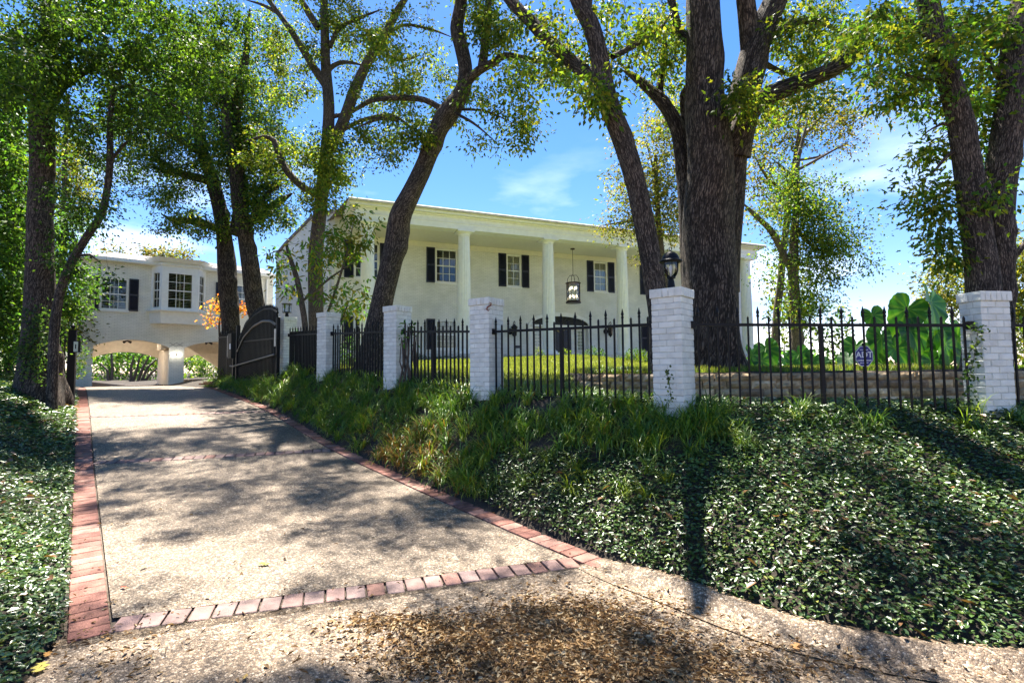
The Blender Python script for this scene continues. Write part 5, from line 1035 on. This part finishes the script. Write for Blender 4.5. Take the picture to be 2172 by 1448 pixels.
make_tree('maple_sapling', 'small maple with orange and yellow leaves before the wing window', 'small tree', 19.5,
    [[(470, 790, 5), (468, 740, 5), (465, 690, 4), (470, 660, 3)]], [], [(458, 655, 22, 14, .5, 19.5, .5), (460, 680, 20, 10, .4, 19.3, .4), (517, 655, 12, 12, .5, 19.0, .4)],
    [(.45, .12, .05), (.50, .22, .05), (.40, .30, .06)], bark='barkg', seed=18, flare=0, leafL=.12, ls=18, sig=.16, rawl='simple')
# left woodland: separate trees
for i, (bx_, Yy, w_, lean, bl, lab) in enumerate([
        (18, 13.5, 16, 6, [(20, 330, 60, 90, 1.7, 13), (30, 480, 60, 80, 1.8, 13), (20, 620, 50, 70, 1.7, 13), (30, 720, 40, 50, 1.5, 13)], 'slim woodland tree at the left edge, leafy to the ground'),
        (-40, 12, 26, 12, [(0, 420, 50, 120, 1.6, 12), (-40, 600, 80, 120, 1.4, 12), (-30, 250, 90, 120, 1.4, 12)], 'woodland oak mostly cut by the left edge'),
        (48, 19, 16, -6, [(150, 620, 50, 60, 1.6, 20), (60, 560, 60, 110, 1.6, 20), (130, 500, 50, 60, 1.2, 20), (60, 700, 60, 60, 1.6, 19)], 'woodland tree filling the gap behind the dark left oak'),
        (128, 24, 14, 8, [(150, 700, 26, 50, 1.8, 24), (135, 640, 40, 40, 1.6, 24), (160, 410, 50, 60, 1.2, 25), (120, 330, 60, 60, 1.2, 25)], 'sunlit yellow-green tree behind the left gate post')]):
    make_tree('woodland_tree', lab, 'tree', Yy, [[(bx_, 790, w_), (bx_+lean*.5, 600, w_*.9), (bx_+lean, 400, w_*.7), (bx_+lean*2, 200, w_*.5)]], [[(bx_+lean, 450, w_*.4), (bx_+50, 380, w_*.25)]], bl, (YEL if i == 3 else SPR+DEEP+OAK[:2]), bark='bark2', seed=30+i, flare=.2, leafL=.10 if Yy < 15 else .13, rawl='simple', ls=34, cl=.34 if Yy < 15 else .45, sig=.26 if Yy < 15 else .36)
# tree tops behind the wing roof
make_tree('background_tree', 'distant tree tops showing over the wing roof', 'tree', 48, [[(345, 790, 6), (345, 600, 6), (345, 540, 4)]], [], [(312, 530, 14, 14, 1.5, 48), (345, 540, 30, 8, 1.4, 48), (380, 538, 18, 10, 1.2, 48), (240, 536, 16, 6, 1.0, 48)], YEL+BRN, bark='barkg', seed=40, flare=0, leafL=.3, ls=30, cl=.8, sig=.6, rawl='simple')
# ------------------------------------------------------------------ shrubs, hedges
def shrub(name, label, cat, blobs, pal, leafL, dens=900, mat='leaf', group=None, aspect=.5, upright=False):
    cs = [at(b[0], b[1], b[4]) for b in blobs]; c0 = cs[0]; root = empty(name, (c0.x, c0.y, Gs(c0.x, c0.y)), 0, label, cat, group); o = np.array(root.location)
    P = []; ND = []
    for b, c in zip(blobs, cs):
        rx, rz_ = b[2]/F*b[4], b[3]/F*b[4]; ry = b[5] if len(b) > 5 else rx*.8; n = int(dens*(rx*rz_+rx*ry+ry*rz_)*2)
        u = rnd_dir(n); r = RNG.uniform(.55, 1.08, n)**.6; bump = 1+.13*np.sin(u[:, 0]*7+b[0])*np.sin(u[:, 2]*6+b[1])+.08*np.sin(u[:, 1]*11)
        p = u*r[:, None]*bump[:, None]*np.array([rx, ry, rz_])+np.array(c); k = p[:, 2] > G(p[:, 0], p[:, 1])-.02; P.append(p[k]); ND.append(u[k])
    P = np.concatenate(P)-o; ND = np.concatenate(ND); n = len(P)
    D = norm(ND*.7+rnd_dir(n)+(np.array([0, 0, 1.2]) if upright else 0)); Nn = norm(ND+rnd_dir(n)*.6+np.array([0, 0, .4])); Ls = leafL*RNG.uniform(.6, 1.3, n)
    tone = (1+.25*np.sin(P[:, 0]*3+P[:, 2]*4))[:, None]
    link('foliage', leafmesh('foliage', P, D, Nn, Ls, Ls*aspect, np.clip(palette(n, pal)*tone, 0, 1), MT[mat], simple_=leafL < .07 or upright), root)
    mb = MB(); rr = random.Random(int(c0.x*100))
    for b, c in zip(blobs, cs):
        g = Gs(c.x, c.y)
        for _ in range(4):
            q = Vector((c.x+rr.uniform(-.5, .5)*b[2]/F*b[4], c.y+rr.uniform(-.2, .2), c.z+rr.uniform(-.2, .6)*b[3]/F*b[4])); mb.tube([Vector((c.x+rr.uniform(-.1, .1), c.y, g-.05))-root.location, (q+Vector((c.x, c.y, g)))/2-root.location+Vector((rr.uniform(-.05, .05), 0, 0)), q-root.location], [.018, .012, .005], 5)
    tag(mb.build('branches', MT['twig'], root), kind='stuff'); return root
RNG = np.random.default_rng(5)
HD = DEEP+OAK[:1]
for i, (x, lab) in enumerate(((905, 'clipped low hedge under the left lower window'), (960, 'clipped low hedge just left of the lizard pier'), (1080, 'clipped low hedge right of the lizard pier'), (1115, 'clipped low hedge left of the entrance, dark green'))):
    shrub('boxwood_hedge', lab, 'hedge', [(x-14, 763, 22, 9, 21.5, .35), (x+14, 764, 22, 9, 21.5, .35)], HD, .06, 700, group='clipped hedges before the porch')
for x, y, rx, ry, pal, lab in ((1143, 753, 12, 14, OAK, 'small round shrub at the left side of the entry'), (1199, 754, 14, 14, OAK, 'round shrub standing directly before the navy door'), (1226, 759, 10, 9, HD, 'low dark shrub right of the door'), (1262, 753, 24, 16, HD, 'broad rounded shrub right of the entrance'), (1316, 762, 16, 6, HD, 'low dark spreading shrub before the fourth column'),
        (1350, 752, 24, 12, HD, 'dark shrub at the foot of the right column'), (880, 758, 12, 12, HD, 'dark shrub by the leaning trunk')):
    shrub('round_shrub', lab, 'shrub', [(x, y, rx, ry, 21)], pal, .07, 700)
shrub('yellow_shrub', 'bright yellow-green strappy plants before the right column', 'shrub', [(1345, 764, 16, 10, 19), (1372, 762, 18, 12, 19)], [(.22, .30, .03), (.30, .36, .04)], .22, 300, upright=True, aspect=.15)
# garden behind the arches
LT = [(.12, .22, .03), (.20, .28, .04), (.07, .15, .03)]
shrub('garden_shrub', 'sunlit green shrubs filling the left arch', 'shrub', [(215, 780, 30, 40, 42, 1.2), (265, 775, 40, 38, 43, 1.2), (315, 780, 36, 42, 42, 1.2), (250, 745, 60, 20, 45, 1.2), (330, 745, 40, 20, 45, 1.2)], LT+SPR, .26, 60)
shrub('garden_shrub', 'pale flowering shrubs seen through the right arch', 'shrub', [(405, 775, 30, 40, 42, 1.2), (450, 780, 30, 40, 43, 1.2), (425, 750, 50, 24, 45, 1.2)], LT+[(.55, .55, .45), (.10, .2, .03)], .24, 60)
shrub('far_garden_trees', 'tall dark garden foliage beyond the wing seen through both arches', 'trees', [(230, 730, 90, 60, 50, 2), (340, 730, 90, 60, 50, 2), (440, 730, 70, 60, 50, 2)], DEEP+OAK, .4, 30)
cm_ = empty('crepe_myrtle', at(270, 805, 40), 0, 'bare spreading pale stems of a crepe myrtle inside the left arch', 'small tree'); o3 = cm_.location
for sp_ in ([(237, 815), (238, 780), (236, 740)], [(232, 815), (228, 785), (212, 770)], [(280, 815), (290, 785), (296, 760), (310, 745)], [(278, 815), (278, 780), (284, 755)], [(298, 815), (312, 780), (332, 762)], [(300, 815), (322, 790), (335, 780)], [(290, 815), (303, 780), (318, 752)]):
    MB().tube([at(x, y, 40)-o3 for x, y in sp_], [.12, .09, .05, .03][:len(sp_)], 7).build('stem', MT['barkg'], cm_)
shrub('border_shrub', 'soft green planting at the foot of the gate operator', 'shrub', [(475, 800, 22, 14, 18), (505, 806, 20, 8, 17), (455, 806, 14, 8, 18)], OAK+SPR, .12, 400, upright=True, aspect=.2)
shrub('azalea_shrub', 'dark leafy shrub behind the fence between slim trunk and leaning trunk', 'shrub', [(745, 745, 20, 30, 13.5), (720, 755, 22, 22, 13.8)], DEEP, .07, 700)
shrub('garden_shrub', 'low green shrubs behind the fence by the gate lantern', 'shrub', [(640, 745, 20, 30, 16), (590, 760, 26, 22, 17), (615, 700, 14, 10, 17)], OAK+SPR, .09, 400)
shrub('woodland_shrub', 'dense undergrowth beneath the left trees', 'shrub', [(15, 740, 60, 70, 14, 1), (60, 780, 40, 40, 16, 1), (-60, 700, 90, 110, 13, 1), (120, 690, 34, 70, 22, 1), (140, 760, 24, 50, 20, 1)], SPR+OAK, .10, 260)
for x0, y0, rx, ry, Y, pal, lab in ((1662, 690, 40, 60, 24, OAK+YEL, 'leafy background tree mass right of the last column'), (1678, 600, 50, 70, 26, OAK+YEL, 'taller background foliage behind the lawn tree'), (1750, 690, 50, 70, 24, OAK+DEEP, 'background shrub mass right of the lawn tree'), (1680, 760, 90, 16, 19, SPR, 'low green planting along the crest of the lawn'), (1830, 775, 90, 8, 15, SPR+OAK, 'thin low groundcover at the lawn crest behind the sign'),
        (2150, 730, 50, 50, 16, OAK+YEL, 'green shrub mass behind the right end fence panel'), (1648, 640, 30, 60, 28, YEL, 'yellow-green background tree beside the last column')):
    shrub('background_shrub', lab, 'shrub', [(x0, y0, rx, ry, Y), (x0+rx*.5, y0+ry*.3, rx*.6, ry*.6, Y-.3)], pal, .07+.006*Y, 900/Y)
# pier-foot sprigs
shrub('sapling_sprig', 'bright green sprig growing beside the fourth pier at the fence', 'plant', [(866, 692, 14, 9, 9.1), (855, 720, 9, 14, 9.1), (880, 715, 8, 20, 9.1)], SPR, .09, 260)
# ------------------------------------------------------------------ elephant ears
def ear(parent, tip, ctr, L_, Wd, az, tilt, base_):
    """one heart shaped leaf: centre ctr (Vector), pointing down along tilt"""
    th0 = [0, 12, 28, 48, 75, 105, 132, 152, 166, 180]; rr0 = [1.0, .86, .72, .62, .57, .57, .58, .52, .36, .12]; nA, nR = 40, 6; V = [(0, 0, 0)]; g = RNG.uniform(.7, 1.35); ph = RNG.uniform(0, 6); roll = RNG.uniform(-.45, .45); cols = [(.09*g, .17*g, .05)]
    for r_ in range(1, nR+1):
        for k in range(nA+1):
            a_ = -180+360*k/nA; q = float(np.interp(abs(a_), th0, rr0))*(1+.02*math.sin(a_*.35+ph)); u = r_/nR*q; x = math.sin(math.radians(a_))*u*Wd*1.05; y = math.cos(math.radians(a_))*u*L_
            fold = abs(x)/Wd; vein = k % 4 == 0; z = .22*Wd*fold**1.2-.20*L_*max(0, y/L_)**2+(.0 if vein else .018*L_)*(r_/nR)+.035*L_*math.sin(a_*.12+ph)*(r_/nR)**3
            V.append((x, y, z)); cols.append((.070*g, .15*g, .035) if vein else (.022*g, .085*g, .020))
    cols = np.array(cols); F_ = [(0, 1+k, 2+k, 3+k) for k in range(0, nA, 2)]+[(1+(r_-1)*(nA+1)+k, 1+r_*(nA+1)+k, 1+r_*(nA+1)+k+1, 1+(r_-1)*(nA+1)+k+1) for r_ in range(1, nR) for k in range(nA)]
    R_ = Matrix.Rotation(az, 4, 'Z') @ Matrix.Rotation(tilt, 4, 'X') @ Matrix.Rotation(roll, 4, 'Z') @ Matrix.Rotation(roll*.8, 4, 'Y'); V = [tuple(R_ @ Vector(v_)) for v_ in V]
    o = link('leaf', npmesh('leaf', V, F_, MT['eleaf'], cols=cols, smooth=False), parent, ctr-parent.location)
    b = base_-parent.location; c_ = ctr-parent.location; mb = MB(); m = (b+c_)/2+Vector((RNG.uniform(-.05, .05), 0, .08*(c_-b).length)); mb.tube([b, m, c_], [.016, .012, .007], 6); mb.build('stem', MT['stem'], parent)
def ears(name, label, px0, Y, specs):
    b = at(px0, 790, Y); gz = Gs(b.x, b.y); root = empty(name, (b.x, b.y, gz), 0, label, 'elephant ear plant')
    for x, y, s_, az, ti, dy in specs:
        c = at(x, y, Y+dy); ear(root, None, c, s_/F*Y, s_/F*Y*.9, az, ti, Vector((b.x+(c.x-b.x)*.35, b.y+RNG.uniform(-.1, .1), gz-.03)))
ears('elephant_ear_plant', 'tall elephant ear plant with huge dark leaves against the sky by the right pier', 1955, 8.2, [
    (1925, 655, 70, 2.6, -1.15, 0), (1975, 640, 78, 3.5, -1.2, .1), (1850, 668, 42, 2.9, -1.25, .3), (1930, 700, 55, 3.3, -1.2, -.1), (1985, 700, 60, 2.9, -1.1, .2), (2005, 730, 62, 3.3, -1.3, 0), (2030, 720, 56, 3.0, -1.3, .2),
    (1870, 715, 56, 2.7, -1.2, .1), (1900, 740, 50, 3.4, -1.1, -.2), (1950, 745, 54, 3.1, -1.3, .1), (1815, 735, 50, 2.5, -1.0, .3), (1800, 760, 40, 2.2, -.9, .2), (2020, 690, 46, 3.4, -1.2, .4), (1975, 765, 44, 3.3, -1.2, -.1), (1900, 700, 44, 3.6, -1.1, .4), (1860, 760, 40, 2.9, -1.2, .2), (2045, 760, 50, 3.2, -1.4, 0)])
ears('elephant_ear_plant', 'low bright elephant ear plant at the right foot of the massive oak', 1605, 8.4, [
    (1595, 752, 46, 3.5, -1.1, 0), (1625, 738, 44, 2.8, -1.1, .1), (1575, 765, 36, 3.9, -.9, -.1), (1615, 765, 34, 3.1, -1.2, -.1), (1640, 765, 30, 2.6, -1.0, .1)])
ears('elephant_ear_plant', 'low elephant ear plant on the crest beside the grey lawn tree', 1690, 9.0, [
    (1665, 762, 34, 3.5, -1.0, 0), (1695, 752, 40, 3.0, -1.1, .1), (1725, 762, 36, 2.7, -1.1, 0), (1680, 770, 30, 3.2, -1.2, -.1), (1745, 768, 26, 2.5, -1.0, .1)])
# ------------------------------------------------------------------ ground cover: glossy ivy
def scatter(x0, x1, y0, y1, dens, cond):
    n = int((x1-x0)*(y1-y0)*dens); x = RNG.uniform(x0, x1, n); y = RNG.uniform(y0, y1, n); k = cond(x, y); x, y = x[k], y[k]; return x, y, G(x, y)
def visible(x, y): return np.abs(x/np.maximum(y, .01)) < 1.06
IVY = [(.050, .100, .028), (.072, .135, .034), (.10, .17, .036), (.038, .078, .025), (.15, .21, .045)]
def ivy(name, label, regs, hgt=.10):
    Ps = []; Ls = []
    for (x0, x1, y0, y1, dens, L_, cond) in regs:
        x, y, z = scatter(x0, x1, y0, y1, dens, cond); n = len(x); lump = .5+.5*np.sin(x*3.1+1.3*np.sin(y*2.3))*np.sin(y*3.7+x)
        Ps.append(np.stack([x, y, z+RNG.uniform(.15, 1, n)*hgt*(.65+.5*lump)], 1)); Ls.append(L_*RNG.uniform(.6, 1.35, n))
    P = np.concatenate(Ps); Ls = np.concatenate(Ls); n = len(P); a = RNG.uniform(0, 6.283, n); D = np.stack([np.cos(a), np.sin(a), RNG.uniform(-.45, .35, n)], 1); Nn = norm(np.array([0, 0, 1.0])+RNG.normal(size=(n, 3))*.33)
    patch = (1+.30*np.sin(P[:, 0]*1.3+2)*np.sin(P[:, 1]*1.9+1))[:, None]; cols = np.clip(palette(n, IVY, [.3, .28, .2, .12, .10])*patch, 0, 1); br = RNG.random(n) < .004; cols[br] = (.20, .10, .04); Ls[br] *= 1.9; P[br, 2] += .02; yl = RNG.random(n) < .02; cols[yl] = (.24, .24, .06)
    tag(link(name, leafmesh(name, P, D, Nn, Ls, Ls*.58, cols, MT['ivy'])), label, 'ground cover', kind='stuff')
def front(x, y):
    dp, df, sg, zf, left, ins = info(x, y); return ~ins & ~left & (sg > 0) & (dp > .03), dp, df
LIRI = [(760, 985), ]
def s_of(x, y): return st(x, y)
def liri_mask(x, y):
    s, t = st(x, y); m, dp, df = front(x, y); w = dp/(dp+df+1e-6)
    a = (s > 5.0) & (t > 3.0)
    b = (s > 2.9) & (s <= 5.0) & (w > .42+.10*(5-s))
    c = (x > 1.3) & (df < .42) & (np.sin(x*4.3)+.6*np.sin(x*9.1) > .25)
    return m & (a | b), m & c
def cr(x, y):
    m, dp, df = front(x, y); l1, l2 = liri_mask(x, y); sg = info(x, y)[2]; sw = segdist(x, y, WALL)[3]; return ((m & ~l1) | ((sg < 0) & (x > 1.0) & (sw < 0) & (y < 7.6))) & visible(x, y)
ivy('ivy_bed', 'glossy dark ivy ground cover filling the bank right of the driveway', [(-2.5, 7.8, 2.3, 7.5, 2900, .038, cr)], .09)
def clf(x, y): dp, df, sg, zf, left, ins = info(x, y); return left & ~ins & (dp > .015) & visible(x, y)
ivy('ivy_bed', 'glossy ivy ground cover on the bank left of the driveway', [(-5.5, -1.5, 1.2, 5.2, 2900, .038, lambda x, y: clf(x, y)), (-8.5, -3, 4.0, 8.2, 1500, .045, lambda x, y: clf(x, y) & (y >= 5.2)), (-15, -5, 8.2, 14, 600, .07, clf)], .10)
def cin(x, y): m, dp, df = front(x, y); l1, l2 = liri_mask(x, y); return l1 & (dp < .5) & visible(x, y)
ivy('ivy_fringe', 'low ivy mixed under the arching grass along the brick border', [(-10, 1.5, 4.5, 16, 500, .045, cin)], .07)
# vines on piers and trunk
def vine(name, label, path, n, L_, spread, pal=IVY):
    pts = [at(*p) for p in path]; q = smooth3([np.array(tuple(p)+(0,)) for p in pts], .03)[:, :3]; i = RNG.integers(0, len(q), n); P = q[i]+RNG.normal(size=(n, 3))*np.array([spread, .012, spread*.6]); D = norm(RNG.normal(size=(n, 3))+np.array([0, -.3, -.3])); Nn = norm(np.array([0, -1, .4])+RNG.normal(size=(n, 3))*.4)
    root = empty(name, q[0], label=label, cat='vine'); Ls = L_*RNG.uniform(.6, 1.3, n); o = q[0]
    link('leaves', leafmesh('leaves', P-o, D, Nn, Ls, Ls*.75, palette(n, pal), MT['leaf']), root); MB().tube([Vector(a-o) for a in q[::3]], .003, 4).build('stem', MT['twig'], root)
vine('ivy_vine', 'thin ivy vine climbing the front of the lantern pier', [(1424, 850, 5.66), (1420, 815, 5.70), (1416, 800, 5.70), (1414, 785, 5.71)], 60, .028, .022)
vine('ivy_vine', 'leafy vine climbing the left corner of the pier before the forked oak', [(2060, 860, 5.25), (2052, 810, 5.32), (2064, 770, 5.36), (2076, 690, 5.38)], 160, .038, .05)
vine('ivy_vine', 'ivy creeping over the base of the dark left oak', [(70, 800, 10.5), (85, 760, 10.6), (60, 740, 10.6), (95, 700, 10.65), (80, 660, 10.7)], 900, .06, .2)
# ------------------------------------------------------------------ arching grass (liriope)
def blades(P, az, Ls, Wd, lean, cols, mat, name, segs=4):
    n = len(P); t = np.linspace(0, 1, segs+1); dirx, diry = np.cos(az), np.sin(az); V = np.zeros((n, segs+1, 2, 3))
    for k, u in enumerate(t):
        ang = lean*u*1.25; # curvature integrates
        r = Ls*(1-np.cos(ang))/np.maximum(lean*1.25, .05); hgt = Ls*np.sin(ang)/np.maximum(lean*1.25, .05)
        c = P+np.stack([dirx*r, diry*r, hgt], 1); w_ = Wd*(1-.85*u**2)*.5; s_ = np.stack([-diry, dirx, 0*dirx], 1)*w_[:, None]; V[:, k, 0] = c-s_; V[:, k, 1] = c+s_
    m = (segs+1)*2; b = np.arange(n)[:, None]*m; F_ = np.concatenate([b+np.array([[2*k, 2*k+1, 2*k+3, 2*k+2]]) for k in range(segs)], 0)
    return npmesh(name, V.reshape(-1, 3), F_, mat, cols=np.repeat(cols, m, 0))
def tufts(name, label, x, y, per, L0, W0, pal, wts=None, brown=None, mat='blade', lean=(.9, 2.9), off=0.0):
    n = len(x); i = np.repeat(np.arange(n), per); m = len(i); a = RNG.uniform(0, 6.283, m); r = np.abs(RNG.normal(size=m))*.035; px, py = x[i]+np.cos(a)*r, y[i]+np.sin(a)*r
    P = np.stack([px, py, G(px, py)-.01+off], 1); sz = RNG.uniform(.75, 1.2, n)[i]; Ls = L0*sz*RNG.uniform(.6, 1.15, m); cols = palette(m, pal, wts, .2)
    if brown is not None: bm_ = brown(px, py) > RNG.random(m); cols[bm_] = palette(int(bm_.sum()), [(.22, .14, .04), (.17, .09, .03), (.26, .19, .06)])
    gold = (RNG.random(n) < .32)[i]; cols[gold] = cols[gold]*np.array([1.7, 1.35, .9])
    me = blades(P, a+RNG.normal(size=m)*.3, Ls, np.full(m, W0)*RNG.uniform(.7, 1.2, m), RNG.uniform(*lean, m), np.clip(cols, 0, 1), MT[mat], name); tag(link(name, me), label, 'grass', kind='stuff')
LG = [(.085, .19, .032), (.14, .26, .04), (.060, .145, .028), (.22, .31, .05)]
x, y, _ = scatter(-11, 2.5, 4.4, 18.5, 62, lambda x, y: liri_mask(x, y)[0])
def brown(px, py): s, t = st(px, py); return .75*np.exp(-((s-6.6)/1.1)**2)*np.clip(1.3-(t-3.4)/.5, 0, 1)+.03
tufts('border_grass', 'thick arching green border grass along the driveway bank', x, y, 30, .32, .012, LG, None, brown)
x2, y2, _ = scatter(.8, 8, 4.6, 6.6, 22, lambda x, y: (lambda m: m[0] & (m[2] < .5) & (np.sin(x*4.3)+.6*np.sin(x*9.1) > -.35))(front(x, y))); tufts('grass_clump', 'loose dark grass clumps at the foot of the iron fence', x2, y2, 40, .30, .009, LG)
x4, y4, _ = scatter(.2, 1.9, 5.8, 8.3, 40, lambda x, y: (info(x, y)[2] < 0)); tufts('back_grass_clump', 'unkempt grass behind the fence at the start of the block wall', x4, y4, 26, .20, .010, LG)
x3, y3, _ = scatter(-.6, 2.4, 4.8, 6.6, 14, lambda x, y: (lambda m: m[0])(front(x, y)) & (front(x, y)[2] < 1.3)); tufts('lime_grass_clump', 'lime-green grass tufts below the lizard pier and fence', x3, y3, 40, .27, .009, [(.13, .20, .03), (.17, .23, .04), (.09, .17, .03)])
# lawn blades
def clawn(x, y): dp, df, sg, zf, left, ins = info(x, y); dw, _, _, sw = segdist(x, y, WALL); return (sg < 0) & ~left & (df > .02) & ~((x > 1.6) & (sw < .5) & (y < 8)) & visible(x, y)
x, y, z = scatter(-6, 6, 7.2, 21, 900, lambda x, y: clawn(x, y)); n = len(x)
me = blades(np.stack([x, y, z], 1), RNG.uniform(0, 6.28, n), RNG.uniform(.05, .12, n), np.full(n, .015)+.0009*y, RNG.uniform(.2, 1.2, n), palette(n, [(.17, .215, .045), (.22, .25, .055), (.14, .18, .04)]), MT['grass'], 'lawn_grass', 1); tag(link('lawn_grass', me), 'sunlit yellow-green lawn blades between fence and house', 'lawn', kind='stuff')
x, y, z = scatter(1.5, 9, 7.0, 14, 700, lambda x, y: clawn(x, y)); n = len(x)
me = blades(np.stack([x, y, z], 1), RNG.uniform(0, 6.28, n), RNG.uniform(.03, .08, n), np.full(n, .012), RNG.uniform(.2, 1.2, n), palette(n, [(.12, .22, .03), (.17, .27, .035)]), MT['grass'], 'crest_grass', 1); tag(link('crest_grass', me), 'short bright grass along the top of the block wall', 'lawn', kind='stuff')
# ------------------------------------------------------------------ litter on the apron
def pilepos(n, cx, cy, rx, ry, Yref=None):
    out = []
    while len(out) < n:
        u, v_ = RNG.normal(size=2)*.5
        px, py = cx+u*rx, cy+v_*ry
        r = ray(px, py); 
        if r.z >= 0: continue
        k = (1.62)/-r.z; out.append((r.x*k, r.y*k))
    return np.array(out)
LC = [(.25, .155, .07), (.18, .11, .05), (.33, .23, .12), (.12, .075, .045), (.40, .32, .2)]
def litter(name, label, segs_, kind='curl'):
    P = np.concatenate([pilepos(n, *a) for n, *a in segs_]); ins = inside(P[:, 0], P[:, 1], PAVE); P = P[ins]; n = len(P); z = zp(P[:, 0], P[:, 1]); rad = RNG.uniform(0, 1, n)
    P3 = np.stack([P[:, 0], P[:, 1], z+.004+rad*.022], 1); a = RNG.uniform(0, 6.28, n); D = np.stack([np.cos(a), np.sin(a), RNG.uniform(-.15, .25, n)], 1); Nn = norm(np.array([0, 0, 1.])+RNG.normal(size=(n, 3))*.5)
    thin = RNG.random(n) < .62; Ls = np.where(thin, RNG.uniform(.02, .055, n), RNG.uniform(.02, .045, n)); Wd = np.where(thin, .0035, Ls*.5); tag(link(name, leafmesh(name, P3, D, Nn, Ls, Wd, palette(n, LC, [.28, .2, .26, .12, .14]), MT['dry'], curl=.3)), label, 'leaf litter', kind='stuff')
litter('leaf_litter', 'brown drift of dry catkins and leaf bits on the concrete apron', [(6500, 1130, 1395, 310, 65), (4500, 1250, 1430, 420, 60), (2600, 1200, 1330, 200, 50), (900, 880, 1345, 170, 22), (300, 1680, 1410, 400, 60)])
litter('scattered_litter', 'sparse dry leaf bits scattered along the kerb and drive edges', [(500, 1700, 1380, 700, 70), (250, 700, 1250, 900, 300), (260, 200, 1400, 200, 100), (300, 1450, 1290, 300, 60)])
def fallen(i, px, py, size, col, lab, bed=False):
    r = ray(px, py); k = 1.55/-r.z; x, y = r.x*k, r.y*k
    for _ in range(6): z = Gs(x, y)+.09 if bed else float(zp(np.array([x]), np.array([y]))[0]); k = (EYE-z)/-r.z; x, y = r.x*k, r.y*k
    sh = [(0, 0), (.22, .24), (.3, .1), (.5, .36), (.56, .12), (.74, .26), (.8, .08), (1, 0), (.8, -.08), (.74, -.26), (.56, -.12), (.5, -.36), (.3, -.1), (.22, -.24)]
    V = [((a-.5)*size, b*size, .012+.10*size*(abs(b)*2)**2+.05*size*math.sin(a*7)) for a, b in sh]+[((a-.5)*size, 0, .012) for a in (.1, .35, .6, .85)]
    ids = [(0, 1, 2, 14), (14, 2, 3, 15), (15, 3, 4, 16), (16, 4, 5, 17), (17, 5, 6, 7), (0, 14, 12, 13), (14, 15, 11, 12), (15, 16, 10, 11), (16, 17, 9, 10), (17, 7, 8, 9)]
    o = link('fallen_leaf', npmesh('fallen_leaf', V, ids, MT['dry'], cols=np.array([col]*18)), loc=(x, y, z+.003), rot=(0, 0, i*1.3)); tag(o, lab, 'fallen leaf')
for i, a in enumerate([(560, 1199, .09, (.28, .30, .05), 'green-yellow fallen leaf lying mid driveway'), (305, 1206, .06, (.42, .30, .12), 'small tan fallen leaf near the left border of the drive'), (1552, 1262, .12, (.38, .20, .07), 'curled brown oak leaf at the kerb edge', True), (1598, 1275, .10, (.42, .26, .12), 'flat tan oak leaf at the kerb edge'), (85, 1420, .12, (.40, .34, .08), 'yellow fallen leaf at the lower left corner of the bed'),
        (1488, 1168, .12, (.20, .09, .03), 'dark brown oak leaf caught in the ivy', True), (1780, 1058, .12, (.17, .08, .03), 'rust brown leaf on the ivy bank right of centre', True), (262, 1248, .05, (.35, .08, .04), 'small red leaf by the left brick border'), (1690, 1375, .09, (.40, .22, .09), 'brown leaf lying in the gutter'), (100, 1392, .07, (.38, .20, .06), 'orange-brown leaf by the left bed'), (1730, 1090, .10, (.22, .12, .04), 'small brown leaf sunk in the ivy at right', True), (520, 1440, .05, (.45, .30, .1), 'tan leaf at the bottom edge of the apron')]): fallen(i, *a)
for i, (pa, pb, lab) in enumerate((((760, 1375), (785, 1350), 'thin dry stick at the left of the litter drift'), ((820, 1360), (842, 1335), 'forked dry stick on the litter drift'), ((1195, 1298), (1207, 1286), 'short dark twig above the litter drift'), ((845, 1402), (895, 1400), 'dry twig next to the pale pebble'))):
    q = []
    for px, py in (pa, ((pa[0]+pb[0])/2+3, (pa[1]+pb[1])/2+2), pb): r = ray(px, py); k = 1.58/-r.z; q.append(Vector((r.x*k, r.y*k, EYE-1.58+.02)))
    o = q[0].copy(); t_ = MB().tube([v_-o for v_ in q], .004, 5).build('twig', MT['twig'], loc=o); tag(t_, lab, 'twig')
for px, py, s_, m_, lab in ((852, 1405, .035, 'steel', 'flat grey pebble on the litter drift'), (930, 1432, .03, 'signw', 'pale pebble at the bottom of the litter drift')):
    r = ray(px, py); k = 1.6/-r.z; bm = bmesh.new(); bmesh.ops.create_icosphere(bm, subdivisions=2, radius=s_/2)
    for v_ in bm.verts: v_.co *= 1+.2*math.sin(v_.co.x*150)*math.cos(v_.co.y*120); v_.co.z *= .5
    me = bpy.data.meshes.new('pebble'); bm.to_mesh(me); bm.free(); me.materials.append(MT[m_]); tag(link('pebble', me, loc=(r.x*k, r.y*k, EYE-1.6+.015)), lab, 'pebble')
